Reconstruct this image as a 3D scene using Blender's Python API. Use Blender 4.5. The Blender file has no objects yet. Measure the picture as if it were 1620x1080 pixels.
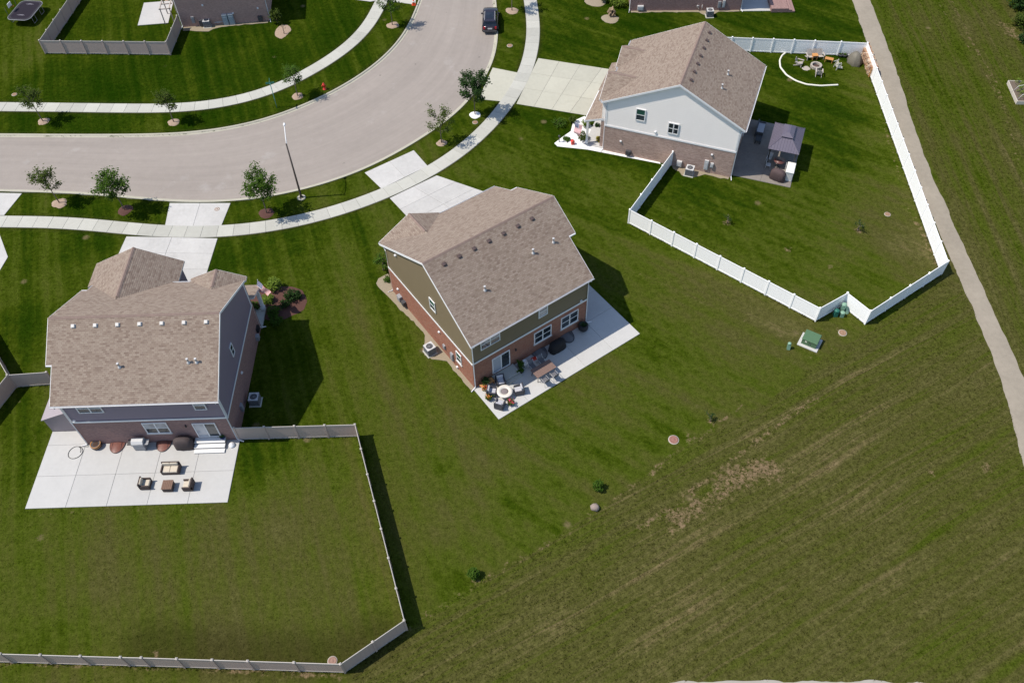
import bpy, math, random
import numpy as np
from mathutils import Vector, Matrix
R = math.radians
random.seed(7)
scene = bpy.context.scene
C = scene.collection

# ---------------------------------------------------------------- camera, sky, sun, exposure
cd = bpy.data.cameras.new('camera'); cam = bpy.data.objects.new('camera', cd); C.objects.link(cam)
cd.sensor_width = 36.0; cd.sensor_fit = 'HORIZONTAL'; cd.lens = 36.0*1361.98/1620.0
cd.clip_start = 0.5; cd.clip_end = 6000
DEP, ROLL, CAMH = R(51.9018), R(-1.8208), 57.0
fw = Vector((0, math.cos(DEP), -math.sin(DEP))); rt = Vector((1, 0, 0)); up = rt.cross(fw)
rt2 = rt*math.cos(ROLL)+up*math.sin(ROLL); up2 = up*math.cos(ROLL)-rt*math.sin(ROLL)
mw = Matrix((rt2, up2, -fw)).transposed().to_4x4(); mw.translation = (0, 0, CAMH)
cam.matrix_world = mw
scene.camera = cam
world = bpy.data.worlds.new('World'); scene.world = world; world.use_nodes = True
wn = world.node_tree; wn.nodes.clear()
sky = wn.nodes.new('ShaderNodeTexSky'); sky.sky_type = 'NISHITA'; sky.sun_disc = False
SUN_EL, SUN_DIR = R(57.5), R(184.0)          # sun stands to the left of the picture
sky.sun_elevation = SUN_EL; sky.sun_rotation = R(90)-SUN_DIR
sky.air_density = 1.0; sky.dust_density = 0.6; sky.ozone_density = 1.2
bg = wn.nodes.new('ShaderNodeBackground'); bg.inputs['Strength'].default_value = 0.125
wo = wn.nodes.new('ShaderNodeOutputWorld')
wn.links.new(sky.outputs[0], bg.inputs['Color']); wn.links.new(bg.outputs[0], wo.inputs['Surface'])
sl = bpy.data.lights.new('sun', 'SUN'); sun = bpy.data.objects.new('sun', sl); C.objects.link(sun)
sl.energy = 3.8; sl.angle = R(0.53); sl.color = (1.0, 0.925, 0.82)
sv = Vector((math.cos(SUN_DIR)*math.cos(SUN_EL), math.sin(SUN_DIR)*math.cos(SUN_EL), math.sin(SUN_EL)))
sun.rotation_euler = sv.to_track_quat('Z', 'Y').to_euler(); sun.location = (-60, 40, 90)
scene.view_settings.view_transform = 'Standard'; scene.view_settings.look = 'None'
scene.view_settings.exposure = 0.41; scene.view_settings.gamma = 1.0; scene.view_settings.use_curve_mapping = False
scene.cycles.max_bounces = 6; scene.cycles.diffuse_bounces = 3; scene.cycles.glossy_bounces = 3
scene.cycles.transparent_max_bounces = 6; scene.cycles.sample_clamp_indirect = 6

# ---------------------------------------------------------------- helpers
def link(o, parent=None):
    C.objects.link(o)
    if parent: o.parent = parent
    return o
def tag(o, label=None, cat=None, group=None, kind=None):
    for k, v in (('label', label), ('category', cat), ('group', group), ('kind', kind)):
        if v: o[k] = v
    return o
def thing(name, label, cat, loc=(0,0,0), rz=0.0, group=None):
    o = bpy.data.objects.new(name, None); o.empty_display_size = .3
    o.location = (loc[0], loc[1], loc[2] if len(loc) > 2 else 0.0); o.rotation_euler = (0, 0, rz)
    link(o); return tag(o, label, cat, group)
class MB:
    def __init__(s): s.v = []; s.f = []; s.sm = []
    def add(s, vs, fs, smooth=False):
        n = len(s.v); s.v += [tuple(v) for v in vs]
        for f in fs: s.f.append(tuple(i+n for i in f)); s.sm.append(smooth)
        return s
    def box(s, x0, x1, y0, y1, z0, z1, M=None, b=0.0):
        vs = [(x,y,z) for z in (z0,z1) for x,y in ((x0,y0),(x1,y0),(x1,y1),(x0,y1))]
        if b:
            vs = [(x,y,z) for x,y,z in vs[:4]]
            i = b
            vs += [(x0,y0,z1-i),(x1,y0,z1-i),(x1,y1,z1-i),(x0,y1,z1-i),(x0+i,y0+i,z1),(x1-i,y0+i,z1),(x1-i,y1-i,z1),(x0+i,y1-i,z1)]
            fs = [(3,2,1,0),(8,9,10,11)]+[(k,(k+1)%4,(k+1)%4+4,k+4) for k in range(4)]+[(k+4,(k+1)%4+4,(k+1)%4+8,k+8) for k in range(4)]
        else: fs = [(3,2,1,0),(4,5,6,7),(0,1,5,4),(1,2,6,5),(2,3,7,6),(3,0,4,7)]
        if M is not None: vs = [M @ Vector(v) for v in vs]
        return s.add(vs, fs)
    def prism(s, poly, z0, z1, top=None):       # poly: 2D ccw ; flat prism
        n = len(poly); vs = [(x,y,z0) for x,y in poly]+[(x,y,z1) for x,y in (top or poly)]
        return s.add(vs, [tuple(range(n-1,-1,-1)), tuple(range(n,2*n))]+[(i,(i+1)%n,(i+1)%n+n,i+n) for i in range(n)])
    def extr(s, poly, d):                        # 3D polygon extruded by vector d
        n = len(poly); d = Vector(d); vs = [Vector(p) for p in poly]; vs += [p+d for p in vs]
        return s.add(vs, [tuple(range(n-1,-1,-1)), tuple(range(n,2*n))]+[(i,(i+1)%n,(i+1)%n+n,i+n) for i in range(n)])
    def tube(s, pts, rad, n=6, cap=True, smooth=True):
        pts = [Vector(p) for p in pts]; rs = rad if isinstance(rad, (list,tuple)) else [rad]*len(pts)
        rings = []; up_ = None
        for i, p in enumerate(pts):
            t = (pts[min(i+1,len(pts)-1)]-pts[max(i-1,0)]).normalized()
            if up_ is None or abs(up_.dot(t)) > .95: up_ = Vector((0,0,1)) if abs(t.z) < .9 else Vector((1,0,0))
            a = t.cross(up_).normalized(); b = t.cross(a); up_ = -b if False else up_
            rings.append([p+(a*math.cos(2*math.pi*k/n)+b*math.sin(2*math.pi*k/n))*rs[i] for k in range(n)])
        vs = [v for r in rings for v in r]; fs = []
        for i in range(len(pts)-1):
            for k in range(n): fs.append((i*n+k, (i+1)*n+k, (i+1)*n+(k+1)%n, i*n+(k+1)%n))
        s.add(vs, fs, smooth)
        if cap:
            m = len(s.v)-len(vs); s.f.append(tuple(m+k for k in range(n))); s.sm.append(False)
            s.f.append(tuple(m+(len(pts)-1)*n+k for k in range(n-1,-1,-1))); s.sm.append(False)
        return s
    def lathe(s, prof, n=16, c=(0,0), smooth=True, sx=1.0, sy=1.0):
        vs = []; fs = []
        for r, z in prof:
            for k in range(n): a = 2*math.pi*k/n; vs.append((c[0]+r*sx*math.cos(a), c[1]+r*sy*math.sin(a), z))
        for i in range(len(prof)-1):
            for k in range(n): fs.append((i*n+k, i*n+(k+1)%n, (i+1)*n+(k+1)%n, (i+1)*n+k))
        s.add(vs, fs, smooth); m = len(s.v)-len(vs)
        if prof[0][0] > 1e-4: s.f.append(tuple(m+k for k in range(n-1,-1,-1))); s.sm.append(False)
        if prof[-1][0] > 1e-4: s.f.append(tuple(m+(len(prof)-1)*n+k for k in range(n))); s.sm.append(False)
        return s
    def mesh(s, name, mat, uv=True):
        me = bpy.data.meshes.new(name); me.from_pydata(s.v, [], s.f); me.validate(); me.update()
        if mat: me.materials.append(mat)
        if len(s.sm) == len(me.polygons): me.polygons.foreach_set('use_smooth', s.sm)
        if uv:
            L = me.uv_layers.new(name='UVMap'); buf = [0.0]*(2*len(me.loops)); Z = Vector((0,0,1))
            for p in me.polygons:
                nn = p.normal
                if abs(nn.z) > .96: t = Vector((1,0,0)); b = Vector((0,1,0))
                else: t = Z.cross(nn).normalized(); b = nn.cross(t)
                for li in p.loop_indices:
                    co = me.vertices[me.loops[li].vertex_index].co; buf[2*li] = co.dot(t); buf[2*li+1] = co.dot(b)
            L.data.foreach_set('uv', buf)
        return me
    def build(s, name, mat, parent=None, loc=(0,0,0), rz=0.0, uv=True):
        o = bpy.data.objects.new(name, s.mesh(name, mat, uv)); o.location = loc; o.rotation_euler = (0,0,rz)
        return link(o, parent)
def inst(me, name, parent, loc=(0,0,0), rz=0.0, sc=None):
    o = bpy.data.objects.new(name, me); o.location = loc; o.rotation_euler = (0,0,rz)
    if sc: o.scale = sc
    return link(o, parent)
def copy_tree(o, parent=None):
    c = o.copy(); C.objects.link(c); c.parent = parent
    for ch in list(o.children): copy_tree(ch, c)
    return c

# ---------------------------------------------------------------- materials
MATS = {}
def nodes(name):
    m = bpy.data.materials.new(name); m.use_nodes = True; nt = m.node_tree; nt.nodes.clear()
    out = nt.nodes.new('ShaderNodeOutputMaterial'); bs = nt.nodes.new('ShaderNodeBsdfPrincipled')
    nt.links.new(bs.outputs[0], out.inputs['Surface']); return m, nt, bs
def nd(nt, typ, ins=None, **props):
    n = nt.nodes.new(typ)
    for k, v in props.items(): setattr(n, k, v)
    for k, v in (ins or {}).items():
        if isinstance(v, bpy.types.NodeSocket): nt.links.new(v, n.inputs[k])
        else: n.inputs[k].default_value = v
    return n
def math_(nt, op, a, b=0.0, clamp=False):
    n = nd(nt, 'ShaderNodeMath', {0: a, 1: b}, operation=op, use_clamp=clamp); return n.outputs[0]
def ramp(nt, fac, stops, interp='LINEAR'):
    n = nd(nt, 'ShaderNodeValToRGB', {0: fac}); cr = n.color_ramp; cr.interpolation = interp
    while len(cr.elements) < len(stops): cr.elements.new(.5)
    for e, (p, c) in zip(cr.elements, stops): e.position = p; e.color = (*c, 1) if len(c) == 3 else c
    return n.outputs[0]
def mix(nt, fac, a, b, bt='MIX'):
    n = nt.nodes.new('ShaderNodeMix'); n.data_type = 'RGBA'; n.blend_type = bt
    for s, v in ((n.inputs[0], fac), (n.inputs[6], a), (n.inputs[7], b)):
        if isinstance(v, bpy.types.NodeSocket): nt.links.new(v, s)
        else: s.default_value = v if not isinstance(v, tuple) else ((*v, 1) if len(v) == 3 else v)
    return n.outputs[2]
def noise(nt, scale, detail=4, rough=.55, vec=None, out=0):
    n = nd(nt, 'ShaderNodeTexNoise', {'Scale': scale, 'Detail': detail, 'Roughness': rough})
    if vec is not None: nt.links.new(vec, n.inputs['Vector'])
    return n.outputs[out]
def coord(nt, k='Object'): return nt.nodes.new('ShaderNodeTexCoord').outputs[k]
def mapped(nt, vec, rot=0.0, sc=(1,1,1)):
    return nd(nt, 'ShaderNodeMapping', {'Vector': vec, 'Rotation': (0,0,rot), 'Scale': sc}).outputs[0]
def bump(nt, bs, h, strength=.4, dist=.02):
    b = nd(nt, 'ShaderNodeBump', {'Height': h, 'Strength': strength, 'Distance': dist}); nt.links.new(b.outputs[0], bs.inputs['Normal'])
def plain(name, col, rough=.6, var=.12, scale=3.0, metal=0.0, spec=.4, rnd=0.0, bmp=0.0, bscale=30, dirt=0.0):
    """painted / moulded surface: tone drifts a little, with faint dirt"""
    if name in MATS: return MATS[name]
    m, nt, bs = nodes(name); v = coord(nt)
    n1 = noise(nt, scale, 5, .6, v); n2 = noise(nt, scale*9, 3, .6, v)
    f = math_(nt, 'ADD', math_(nt, 'MULTIPLY', math_(nt, 'SUBTRACT', n1, .5), var*1.6), math_(nt, 'MULTIPLY', math_(nt, 'SUBTRACT', n2, .5), var))
    f = math_(nt, 'ADD', f, 1.0)
    if rnd:
        oi = nt.nodes.new('ShaderNodeObjectInfo').outputs['Random']
        f = math_(nt, 'ADD', f, math_(nt, 'MULTIPLY', math_(nt, 'SUBTRACT', oi, .5), rnd))
    c = nd(nt, 'ShaderNodeVectorMath', {0: (*col,), 3: f}, operation='SCALE').outputs[0]
    if dirt:
        dn = noise(nt, scale*.6, 6, .7, v); c = mix(nt, math_(nt, 'MULTIPLY', ramp(nt, dn, [(.5,(0,0,0)),(.75,(1,1,1))]), dirt), c, tuple(x*.55 for x in col))
    nt.links.new(c, bs.inputs['Base Color']); bs.inputs['Roughness'].default_value = rough
    bs.inputs['Metallic'].default_value = metal; bs.inputs['Specular IOR Level'].default_value = spec
    if bmp: bump(nt, bs, noise(nt, bscale, 4, .6, v), bmp, .01)
    MATS[name] = m; return m
def brick_mat(name, c1, c2, mortar, bw=.21, bh=.075, mw=.011, var=.35):
    m, nt, bs = nodes(name); uv = coord(nt, 'UV')
    b = nd(nt, 'ShaderNodeTexBrick', {'Vector': uv, 'Color1': (*c1,1), 'Color2': (*c2,1), 'Mortar': (*mortar,1), 'Scale': 1.0, 'Mortar Size': mw, 'Mortar Smooth': .2, 'Bias': 0.0, 'Brick Width': bw, 'Row Height': bh})
    b.offset = .5; ob = coord(nt)
    # every brick its own firing: sample noise at a stretched lattice plus slow blotches
    sn = noise(nt, 1.0, 2, .5, mapped(nt, uv, 0, (4.8, 13.3, 1))); bl = noise(nt, .7, 4, .6, ob)
    f = math_(nt, 'ADD', .62, math_(nt, 'ADD', math_(nt, 'MULTIPLY', sn, var*1.5), math_(nt, 'MULTIPLY', bl, var*.6)))
    c = nd(nt, 'ShaderNodeVectorMath', {0: b.outputs[0], 3: f}, operation='SCALE').outputs[0]
    nt.links.new(c, bs.inputs['Base Color']); bs.inputs['Roughness'].default_value = .85; bs.inputs['Specular IOR Level'].default_value = .2
    bump(nt, bs, math_(nt, 'SUBTRACT', 1.0, b.outputs[1]), .5, .012)
    MATS[name] = m; return m
def shingle_mat(name, c1, c2, c3):
    m, nt, bs = nodes(name); uv = coord(nt, 'UV'); ob = coord(nt)
    b = nd(nt, 'ShaderNodeTexBrick', {'Vector': uv, 'Color1': (0,0,0,1), 'Color2': (1,1,1,1), 'Mortar': (0,0,0,1), 'Scale': 1.0, 'Mortar Size': .011, 'Mortar Smooth': .1, 'Bias': 0.0, 'Brick Width': .27, 'Row Height': .145})  # black mortar draws tab joints and paints the shadow line under each course
    b.offset = .37; b.offset_frequency = 2
    tab = noise(nt, 1.0, 1, .5, mapped(nt, uv, 0, (2.6, 6.9, 1))); big = noise(nt, .45, 4, .6, ob); gr = noise(nt, 55, 2, .7, uv)
    f = math_(nt, 'ADD', math_(nt, 'MULTIPLY', b.outputs[0], .5), math_(nt, 'MULTIPLY', tab, .26)); f = math_(nt, 'ADD', f, .12)
    c = ramp(nt, f, [(.12, c3), (.42, c1), (.8, c2)])
    g = math_(nt, 'ADD', .72, math_(nt, 'ADD', math_(nt, 'MULTIPLY', big, .14), math_(nt, 'MULTIPLY', gr, .42)))
    c = nd(nt, 'ShaderNodeVectorMath', {0: c, 3: g}, operation='SCALE').outputs[0]
    nt.links.new(c, bs.inputs['Base Color']); bs.inputs['Roughness'].default_value = .9; bs.inputs['Specular IOR Level'].default_value = .25
    bump(nt, bs, math_(nt, 'ADD', gr, tab), .35, .01)
    MATS[name] = m; return m
def concrete_mat(name, col, var=.14, stain=.25, rnd=.1, sc=1.0):
    m, nt, bs = nodes(name); gp = nt.nodes.new('ShaderNodeNewGeometry').outputs['Position']
    n1 = noise(nt, .35*sc, 6, .6, gp); n2 = noise(nt, 2.6*sc, 6, .65, gp); n3 = noise(nt, 38, 3, .7, gp)
    oi = nt.nodes.new('ShaderNodeObjectInfo').outputs['Random']
    f = math_(nt, 'ADD', 1.0, math_(nt, 'MULTIPLY', math_(nt, 'SUBTRACT', n1, .5), var*1.6))
    f = math_(nt, 'ADD', f, math_(nt, 'MULTIPLY', math_(nt, 'SUBTRACT', n2, .5), var*1.2))
    f = math_(nt, 'ADD', f, math_(nt, 'MULTIPLY', math_(nt, 'SUBTRACT', n3, .5), var*.9))
    f = math_(nt, 'ADD', f, math_(nt, 'MULTIPLY', math_(nt, 'SUBTRACT', oi, .5), rnd))
    c = nd(nt, 'ShaderNodeVectorMath', {0: (*col,), 3: f}, operation='SCALE').outputs[0]
    st = noise(nt, .8*sc, 7, .72, gp)
    c = mix(nt, math_(nt, 'MULTIPLY', ramp(nt, st, [(.55,(0,0,0)),(.78,(1,1,1))]), stain), c, tuple(x*.6 for x in col))
    nt.links.new(c, bs.inputs['Base Color']); bs.inputs['Roughness'].default_value = .88; bs.inputs['Specular IOR Level'].default_value = .25
    bump(nt, bs, math_(nt, 'ADD', n3, math_(nt, 'MULTIPLY', n2, .5)), .25, .008)
    MATS[name] = m; return m
def leaf_mat(name, c1, c2, trans=.3):
    m, nt, bs = nodes(name); ob = coord(nt)
    oi = nt.nodes.new('ShaderNodeNewGeometry').outputs['Random Per Island']
    n = noise(nt, 1.7, 3, .6, ob); f = math_(nt, 'ADD', math_(nt, 'MULTIPLY', oi, .6), math_(nt, 'MULTIPLY', n, .5))
    c = mix(nt, f, c1, c2); nt.links.new(c, bs.inputs['Base Color']); bs.inputs['Roughness'].default_value = .7
    bs.inputs['Specular IOR Level'].default_value = .08
    tr = nd(nt, 'ShaderNodeBsdfTranslucent', {'Color': c}); ms = nd(nt, 'ShaderNodeMixShader', {0: trans, 1: bs.outputs[0], 2: tr.outputs[0]})
    out = [x for x in nt.nodes if x.type == 'OUTPUT_MATERIAL'][0]; nt.links.new(ms.outputs[0], out.inputs['Surface'])
    MATS[name] = m; return m
def glass_mat(name, col):
    m, nt, bs = nodes(name); n = noise(nt, .9, 3, .5, coord(nt))
    c = mix(nt, ramp(nt, n, [(.4,(0,0,0)),(.65,(1,1,1))]), col, tuple(x*1.9+.004 for x in col)); nt.links.new(c, bs.inputs['Base Color'])
    bs.inputs['Roughness'].default_value = .04; bs.inputs['IOR'].default_value = 1.5; bs.inputs['Specular IOR Level'].default_value = .6
    MATS[name] = m; return m

white_vinyl = plain('white_vinyl', (.92,.92,.91), .45, .05, 1.0, dirt=.12)
white_trim = plain('white_trim', (.74,.74,.74), .5, .06, 2.0)
tan_vinyl = plain('tan_vinyl', (.50,.385,.335), .5, .1, 1.2, dirt=.25)
tan_cap = plain('tan_cap', (.42,.385,.35), .5, .06, 2.0)
gutter_white = plain('gutter_white', (.7,.7,.71), .4, .05)
siding_lilac = plain('siding_lilac', (.225,.185,.228), .6, .07, .8)
siding_olive = plain('siding_olive', (.185,.145,.088), .6, .07, .8)
siding_white = plain('siding_white', (.92,.86,.81), .55, .05, .8)
lean_panel = plain('lean_panel', (.26,.22,.235), .5, .06, 1.0)
brick_red = brick_mat('brick_red', (.275,.088,.056), (.34,.145,.092), (.30,.205,.155))
brick_plum = brick_mat('brick_plum', (.225,.128,.118), (.31,.185,.165), (.30,.22,.205))
brick_brown = brick_mat('brick_brown', (.235,.15,.12), (.36,.25,.205), (.33,.27,.24), bw=.3, bh=.085, var=.6)
brick_dusk = brick_mat('brick_dusk', (.34,.20,.17), (.45,.28,.235), (.42,.32,.28))
shingle = shingle_mat('shingle_weathered', (.240,.188,.150), (.292,.240,.194), (.150,.106,.084))
ridge_mat = plain('ridge_shingle', (.225,.165,.14), .9, .35, 4.0, spec=.2)
soffit = plain('soffit', (.62,.61,.6), .6, .05)
conc_walk = concrete_mat('concrete_walk', (.42,.415,.37), .16, .2, .18)
conc_drive = concrete_mat('concrete_drive', (.47,.46,.44), .22, .45, .10)
conc_drive_old = concrete_mat('concrete_drive_pale', (.42,.41,.34), .16, .25, .10)
conc_patio = concrete_mat('concrete_patio', (.455,.45,.435), .11, .16, .08)
conc_joint = plain('joint_sand', (.20,.19,.165), .95, .2, 6)
conc_kerb = concrete_mat('concrete_kerb', (.40,.38,.31), .16, .2, .0)
glass = glass_mat('window_glass', (.018,.024,.030)); glass_pale = glass_mat('window_glass_blind', (.22,.23,.25)); glass_green = glass_mat('window_glass_green', (.02,.07,.055))
black_metal = plain('black_metal', (.022,.022,.025), .45, .15, 5)
dark_grey = plain('dark_grey', (.06,.06,.066), .55, .15, 5)
mid_grey = plain('mid_grey', (.28,.285,.30), .5, .1, 5)
pale_grey = plain('pale_grey', (.5,.5,.5), .5, .1, 5)
wicker = plain('wicker', (.065,.045,.04), .75, .35, 25, bmp=.6, bscale=60)
cushion = plain('cushion_beige', (.52,.46,.37), .9, .1, 6, bmp=.2)
cushion_grey = plain('cushion_grey', (.42,.42,.45), .9, .1, 6, bmp=.2)
wood_grey = plain('wood_weathered', (.40,.36,.32), .85, .25, 9, bmp=.3)
wood_orange = plain('wood_orange', (.50,.24,.08), .75, .2, 8, bmp=.3)
wood_brown = plain('wood_brown', (.17,.10,.07), .75, .25, 8, bmp=.3)
bark = plain('bark', (.17,.13,.10), .95, .35, 12, bmp=.8, bscale=25)
stone_pale = plain('stone_pale', (0.374, 0.335, 0.289), .9, .25, 6, bmp=.6)
red_paint = plain('red_paint', (.55,.045,.03), .45, .12, 6)
orange_plastic = plain('orange_plastic', (.75,.11,.03), .5, .1, 6)
green_box = plain('green_box', (.075,.145,.075), .5, .12, 3, dirt=.2)
green_pale = plain('green_pale', (.20,.34,.25), .5, .12, 4)
sign_green = plain('sign_green', (.03,.20,.14), .4, .08, 4)
terracotta = plain('terracotta', (.27,.165,.105), .8, .25, 6)
mulch_tan = plain('mulch_tan', (0.328, 0.242, 0.179), .95, .5, 14, bmp=1.0, bscale=22)
mulch_red = plain('mulch_red', (.085,.038,.03), .95, .55, 14, bmp=1.0, bscale=22)
gravel_white = plain('gravel_white', (.74,.73,.71), .95, .2, 14, bmp=.8, bscale=22)
gravel_tan = plain('gravel_tan', (.27,.225,.16), .95, .4, 14, bmp=1.0, bscale=22)
leaf_green = leaf_mat('leaf_green', (.026,.062,.006), (.075,.14,.016))
leaf_dark = leaf_mat('leaf_dark', (.012,.032,.008), (.04,.085,.02))
leaf_olive = leaf_mat('leaf_olive', (.034,.058,.008), (.085,.12,.02))
leaf_lime = leaf_mat('leaf_lime', (.08,.14,.015), (.19,.26,.04))
leaf_gold = leaf_mat('leaf_gold', (.28,.24,.02), (.42,.36,.05))
# ---------------------------------------------------------------- curves of the street
def smooth(pts, step=1.0, ext0=0.0, ext1=0.0):
    """resample a measured line as an even, smooth curve (metres)"""
    p = np.array(pts, float); d = np.r_[0, np.cumsum(np.linalg.norm(np.diff(p, axis=0), axis=1))]
    n = max(int(d[-1]/.25), 8); s = np.linspace(0, d[-1], n); x = np.interp(s, d, p[:,0]); y = np.interp(s, d, p[:,1])
    k = 41; ker = np.hanning(k+2)[1:-1]; ker /= ker.sum(); h = k//2
    def f(a):
        a = np.r_[2*a[0]-a[h:0:-1], a, 2*a[-1]-a[-2:-h-2:-1]]; return np.convolve(a, ker, 'valid')
    if n > k+4:
        for _ in range(2): x = f(x); y = f(y)
    q = np.c_[x, y]
    def tail(q, L):
        t = (q[0]-q[8]); t /= np.linalg.norm(t); m = int(L/1.0); return np.array([q[0]+t*(m-i)*1.0 for i in range(m)])
    if ext0: q = np.vstack([tail(q, ext0), q])
    if ext1: q = np.vstack([q, tail(q[::-1], ext1)[::-1]])
    d = np.r_[0, np.cumsum(np.linalg.norm(np.diff(q, axis=0), axis=1))]; n = int(d[-1]/step)+1; s = np.linspace(0, d[-1], n)
    return np.c_[np.interp(s, d, q[:,0]), np.interp(s, d, q[:,1])]
def normals(q):
    t = np.gradient(q, axis=0); t /= np.linalg.norm(t, axis=1)[:,None]; return np.c_[-t[:,1], t[:,0]]
def resample(q, n):
    d = np.r_[0, np.cumsum(np.linalg.norm(np.diff(q, axis=0), axis=1))]; s = np.linspace(0, d[-1], n)
    return np.c_[np.interp(s, d, q[:,0]), np.interp(s, d, q[:,1])]
road_n = smooth([(-53.33,74.58),(-47.88,74.25),(-42.40,73.94),(-35.10,73.68),(-30.73,74.04),(-26.70,75.09),(-24.19,76.25),(-21.38,78.08),(-18.65,80.18),(-15.97,82.92),(-13.18,86.73),(-11.38,90.96),(-10.32,95.48),(-9.97,98.27)], 1.0, 25, 40)
road_s = smooth([(-50.30,65.74),(-45.48,65.38),(-40.76,64.83),(-36.92,64.15),(-32.93,63.38),(-29.78,63.06),(-26.92,63.06),(-22.16,63.74),(-17.72,65.37),(-15.23,66.50),(-13.55,67.66),(-10.74,69.88),(-8.43,72.04),(-6.06,74.59),(-4.83,76.12),(-3.54,78.32),(-2.15,81.68),(-1.10,84.72),(-0.66,88.17),(-0.51,90.74),(-0.66,95.33),(-0.76,97.73)], 1.0, 25, 40)
walk_n = smooth([(-54.97,79.39),(-49.34,79.02),(-43.37,78.56),(-36.83,78.13),(-33.01,78.18),(-29.85,78.85),(-26.14,80.23),(-23.82,82.01),(-20.23,85.47),(-17.25,89.41),(-15.50,93.52),(-14.65,98.26)], .5, 25, 40)
walk_s = smooth([(-48.78,61.28),(-45.06,61.07),(-41.90,60.82),(-37.52,60.04),(-34.04,59.34),(-30.67,58.96),(-27.31,58.86),(-23.37,59.19),(-18.84,60.27),(-15.08,61.78),(-11.87,63.44),(-9.73,64.95),(-7.34,66.61),(-5.04,68.92),(-3.25,71.02),(-1.40,73.77),(0.46,77.28),(1.36,79.59),(2.37,82.02),(2.87,84.02),(3.52,88.32),(3.76,90.11),(3.72,93.90),(3.54,97.48)], .5, 25, 40)

# ---------------------------------------------------------------- ground: one sheet, mown lawns and rough field
def axis(a, b, st, far):
    c = list(np.arange(a, b+st/2, st)); k = st; lo = a; L = []
    while lo > -far: k *= 1.7; lo -= k; L.append(lo)
    k = st; hi = b; U_ = []
    while hi < far: k *= 1.7; hi += k; U_.append(hi)
    return np.array(L[::-1]+c+U_)
gx = axis(-72, 72, .36, 1800); gy = axis(12, 118, .36, 1800)
XX, YY = np.meshgrid(gx, gy); P2 = np.c_[XX.ravel(), YY.ravel()]
def inside(P, poly):
    poly = np.asarray(poly); x, y = P[:,0], P[:,1]; r = np.zeros(len(P), bool); n = len(poly)
    for i in range(n):
        x1, y1 = poly[i]; x2, y2 = poly[(i+1)%n]
        if y1 == y2: continue
        c = ((y1 > y) != (y2 > y)) & (x < (x2-x1)*(y-y1)/(y2-y1)+x1); r ^= c
    return r
def dline(P, L):
    d = np.full(len(P), 1e9); L = np.asarray(L)
    for a, b in zip(L[:-1], L[1:]):
        ab = b-a; t = np.clip(((P-a)@ab)/(ab@ab), 0, 1); d = np.minimum(d, np.hypot(*(P-(a+t[:,None]*ab)).T))
    return d
road_poly = np.vstack([road_n, road_s[::-1]])
near = (np.abs(XX.ravel()) < 150) & (YY.ravel() < 200)
zz = np.zeros(len(P2)); ins = np.zeros(len(P2), bool); ins[near] = inside(P2[near], road_poly); zz[ins] = -.16
# dryness measured over the place: (spot, dryness 0 lush .. 1 straw)
ctl = [((-51.51,86.10),.22),((-42.44,84.41),.16),((-33.21,84.52),.20),((-27.40,88.51),.18),((-20.61,93.34),.22),((-46.58,94.81),.30),((-56.32,87.59),.42),((-45.91,76.65),.22),((-29.51,75.82),.24),((-16.90,85.45),.24),
 ((-14.38,90.35),.28),((1.09,88.20),.30),((0.54,96.94),.30),((15.00,88.71),.22),((7.71,89.11),.24),((33.20,91.62),.22),((37.52,88.09),.06),((40.55,89.87),.30),
 ((6.45,69.89),.26),((1.28,70.14),.30),((-2.60,68.36),.36),((9.69,63.07),.36),((6.97,59.66),.30),((11.02,52.93),.46),((16.10,48.94),.50),((22.44,45.14),.62),((13.04,42.83),.40),((8.61,40.43),.42),((4.36,38.13),.40),
 ((20.81,59.89),.32),((16.89,61.83),.24),((25.47,53.87),.30),((32.76,66.64),.26),((33.24,73.70),.18),((36.23,65.52),.42),((36.56,58.30),.55),((37.35,53.35),.74),((31.07,51.29),.44),((22.95,55.59),.36),((39.70,77.75),.42),((31.01,81.67),.30),
 ((-43.75,56.91),.26),((-38.63,57.50),.30),((-41.97,47.77),.22),((-39.84,53.57),.40),((-40.42,39.84),.32),((-36.16,32.79),.36),((-23.64,56.03),.24),((-19.53,55.84),.34),((-14.41,57.25),.38),((-12.16,58.82),.34),((-18.01,44.07),.30),((-14.84,49.51),.42),((-13.00,41.28),.46),((-9.60,36.29),.46),((-5.58,33.87),.46),((-8.99,43.71),.38),
 ((-19.18,34.37),.22),((-15.99,32.06),.46),((-12.92,29.86),.58),((-17.38,28.49),.62),((-23.54,27.22),.56),((-29.94,27.44),.50),((-34.68,28.10),.42),((-12.44,24.95),.48),((-15.20,22.32),.50),((-22.57,22.56),.58),((-28.03,23.63),.54),((-30.71,20.87),.30),((-33.92,22.93),.44),((-24.25,20.45),.40),((-16.68,20.64),.52),((-19.96,20.11),.62),
 ((-5.45,28.58),.52),((-2.69,31.59),.56),((0.08,29.40),.40),((2.08,32.49),.46),((6.07,34.56),.42),((9.10,35.59),.40),((13.53,39.00),.42),((-4.47,24.68),.44),((-6.15,22.03),.48),((19.28,42.58),.50),
 ((8.27,28.10),.66),((12.21,24.12),.68),((18.75,23.90),.68),((18.84,35.23),.62),((24.56,38.57),.56),((30.64,42.13),.58),((35.62,44.60),.54),((27.24,33.78),.62),((32.96,33.57),.60),((37.49,38.07),.58),((26.36,27.47),.66),((31.95,25.33),.62),((26.58,20.96),.60),((32.03,20.78),.58),((7.54,21.58),.66),((3.33,22.60),.66),((-0.19,20.11),.68),((15.36,17.96),.66),((-5.19,18.20),.62),((-17.45,17.58),.60),((-29.84,17.96),.58),
 ((47.35,86.90),.46),((48.49,79.57),.46),((46.18,68.93),.50),((45.36,59.63),.52),((44.34,50.72),.56),((56.57,86.39),.56),((43.34,68.08),.48),((50.12,65.80),.50),((46.78,92.18),.44)]
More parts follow.
